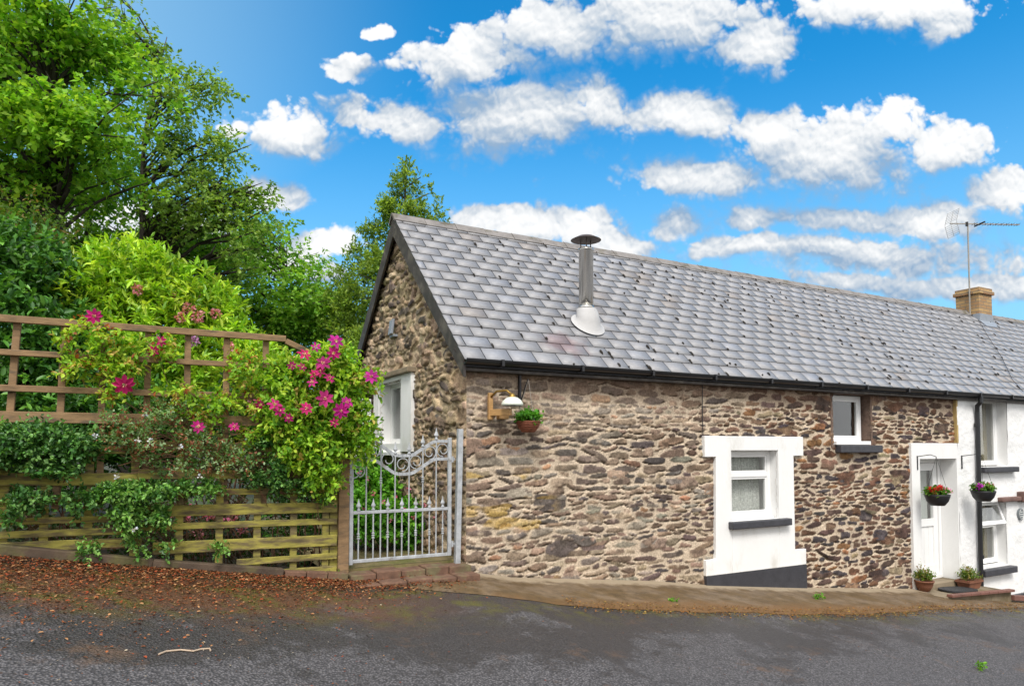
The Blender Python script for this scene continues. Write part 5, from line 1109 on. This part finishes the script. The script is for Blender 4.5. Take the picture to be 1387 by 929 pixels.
for k in range(190):
    X_, Z_ = onY(rr.uniform(150, 400), rr.uniform(575, 665), 6.38); a = rr.uniform(-1, 1); L_ = rr.uniform(.1, .3)
    b.tube([(X_, 6.40, Z_), (X_ + L_ * .5, 6.36, Z_ + a * .05), (X_ + L_, 6.38, Z_ + a * .12 - .03)], [.004, .003, .002], 4)
tag(b.build('dead_twigs', M['twig']), 'tangle of bare brown twigs caught on the middle of the fence', 'twigs', kind='stuff')

# weeds
def weed(label, x, y, seed, s=.05):
    d = ray(x, y); t = .5
    while EYE + d[2] * t > gz(d[0] * t, d[1] * t) and t < 30: t += .01
    p = (d[0] * t, d[1] * t, float(gz(d[0] * t, d[1] * t)) + .0)
    o = empty('weed', p, label, 'weed', 'weeds at the road edge'); foliage('leaves', o, [(p[0], p[1], p[2] + s * .6, s, s * .6, s * .6)], 14, s, 5, s * .7, s * .4, [(.12, .34, .03), (.2, .42, .04)], seed, up=1.2)
weed('small bright weed growing from the apron below the big window', 1110, 815, 91); weed('small green weed at the foot of the brick kerb', 453, 783, 92, .045)
weed('sprig of bright moss on the road at the lower right', 1328, 908, 93, .04); weed('small weed at the apron edge right of the stone corner', 912, 818, 94, .035)

# ------------------------------------------------------------------ leaf litter, twig
def litter(name, label, gen, n, seed, pal, s=(.018, .045)):
    r = np.random.RandomState(seed); X_, Y_ = gen(r, n); n = len(X_); Z_ = gz(X_, Y_) + .012 + r.uniform(0, .012, n) + np.where((Y_ > road_edge(X_)) & (X_ > 2.2), .022, 0); P = np.stack([X_, Y_, Z_], 1)
    a = r.uniform(0, 6.283, n); D = np.stack([np.cos(a), np.sin(a), r.normal(0, .18, n)], 1); N = np.stack([r.normal(0, .3, n), r.normal(0, .3, n), np.ones(n)], 1)
    L = r.uniform(*s, n); V, Fc, q = leaf_arrays(P, D, N, L, L * r.uniform(.2, .7, n), 'leaf'); C = np.array(pal)[r.choice(len(pal), n)] * r.uniform(.7, 1.3, (n, 1))
    return tag(npmesh(name, V, Fc, M['litter'], None, np.repeat(C, q, 0)), label, 'leaf litter', kind='stuff')
BR = [(.20, .075, .03), (.30, .10, .035), (.11, .055, .03), (.38, .20, .09), (.06, .035, .022), (.26, .055, .02)]
def gA(r, n):
    X_ = r.uniform(-3.4, 2.9, n); w = np.interp(X_, [-3.4, -.5, 1.2, 2.9], [1.15, .95, .45, .12]); Y_ = 6.33 - np.abs(r.exponential(.55, n)) * w; k = Y_ > 4.2; return X_[k], Y_[k]
litter('leaf_litter', 'deep drift of brown and orange fallen leaves along the fence foot', gA, 30000, 1, BR, (.012, .032))
def gB(r, n):
    X_ = r.uniform(3.6, 13, n); Y_ = road_edge(X_) + r.normal(-.02, .09, n); return X_, Y_
litter('needle_litter', 'thin line of orange brown litter along the apron edge', gB, 4200, 2, [(.28, .12, .03), (.18, .09, .03), (.30, .20, .05), (.12, .07, .03)], (.012, .03))
def gC(r, n):
    X_ = np.concatenate([r.normal(.2, 1.0, n // 2), r.uniform(-1.5, 9, n // 2)]); Y_ = r.uniform(2.4, 5.6, len(X_)); k = r.rand(len(X_)) < np.where(X_ < 1.5, .9, .35); return X_[k], Y_[k]
litter('scattered_litter', 'scattered leaf fragments and specks over the asphalt', gC, 2200, 3, BR + [(.45, .38, .28)], (.006, .02))
b = MB(); P_ = [(.25, 4.28), (.33, 4.36), (.45, 4.35), (.52, 4.33), (.60, 4.30), (.64, 4.24), (.58, 4.23)]
P_ = []
for (x, y) in ((215, 889), (225, 885), (245, 883), (262, 885), (272, 882), (284, 881), (285, 884)):
    d = ray(x, y); t = .5
    while EYE + d[2] * t > gz(d[0] * t, d[1] * t) and t < 30: t += .005
    P_.append((d[0] * t, d[1] * t, float(gz(d[0] * t, d[1] * t)) + .014))
b.tube(P_, .005, 6); tag(b.build('fallen_twig', mat('pale_twig', (.50, .38, .27), .8)), 'pale curved twig lying on the asphalt at lower left', 'twig')
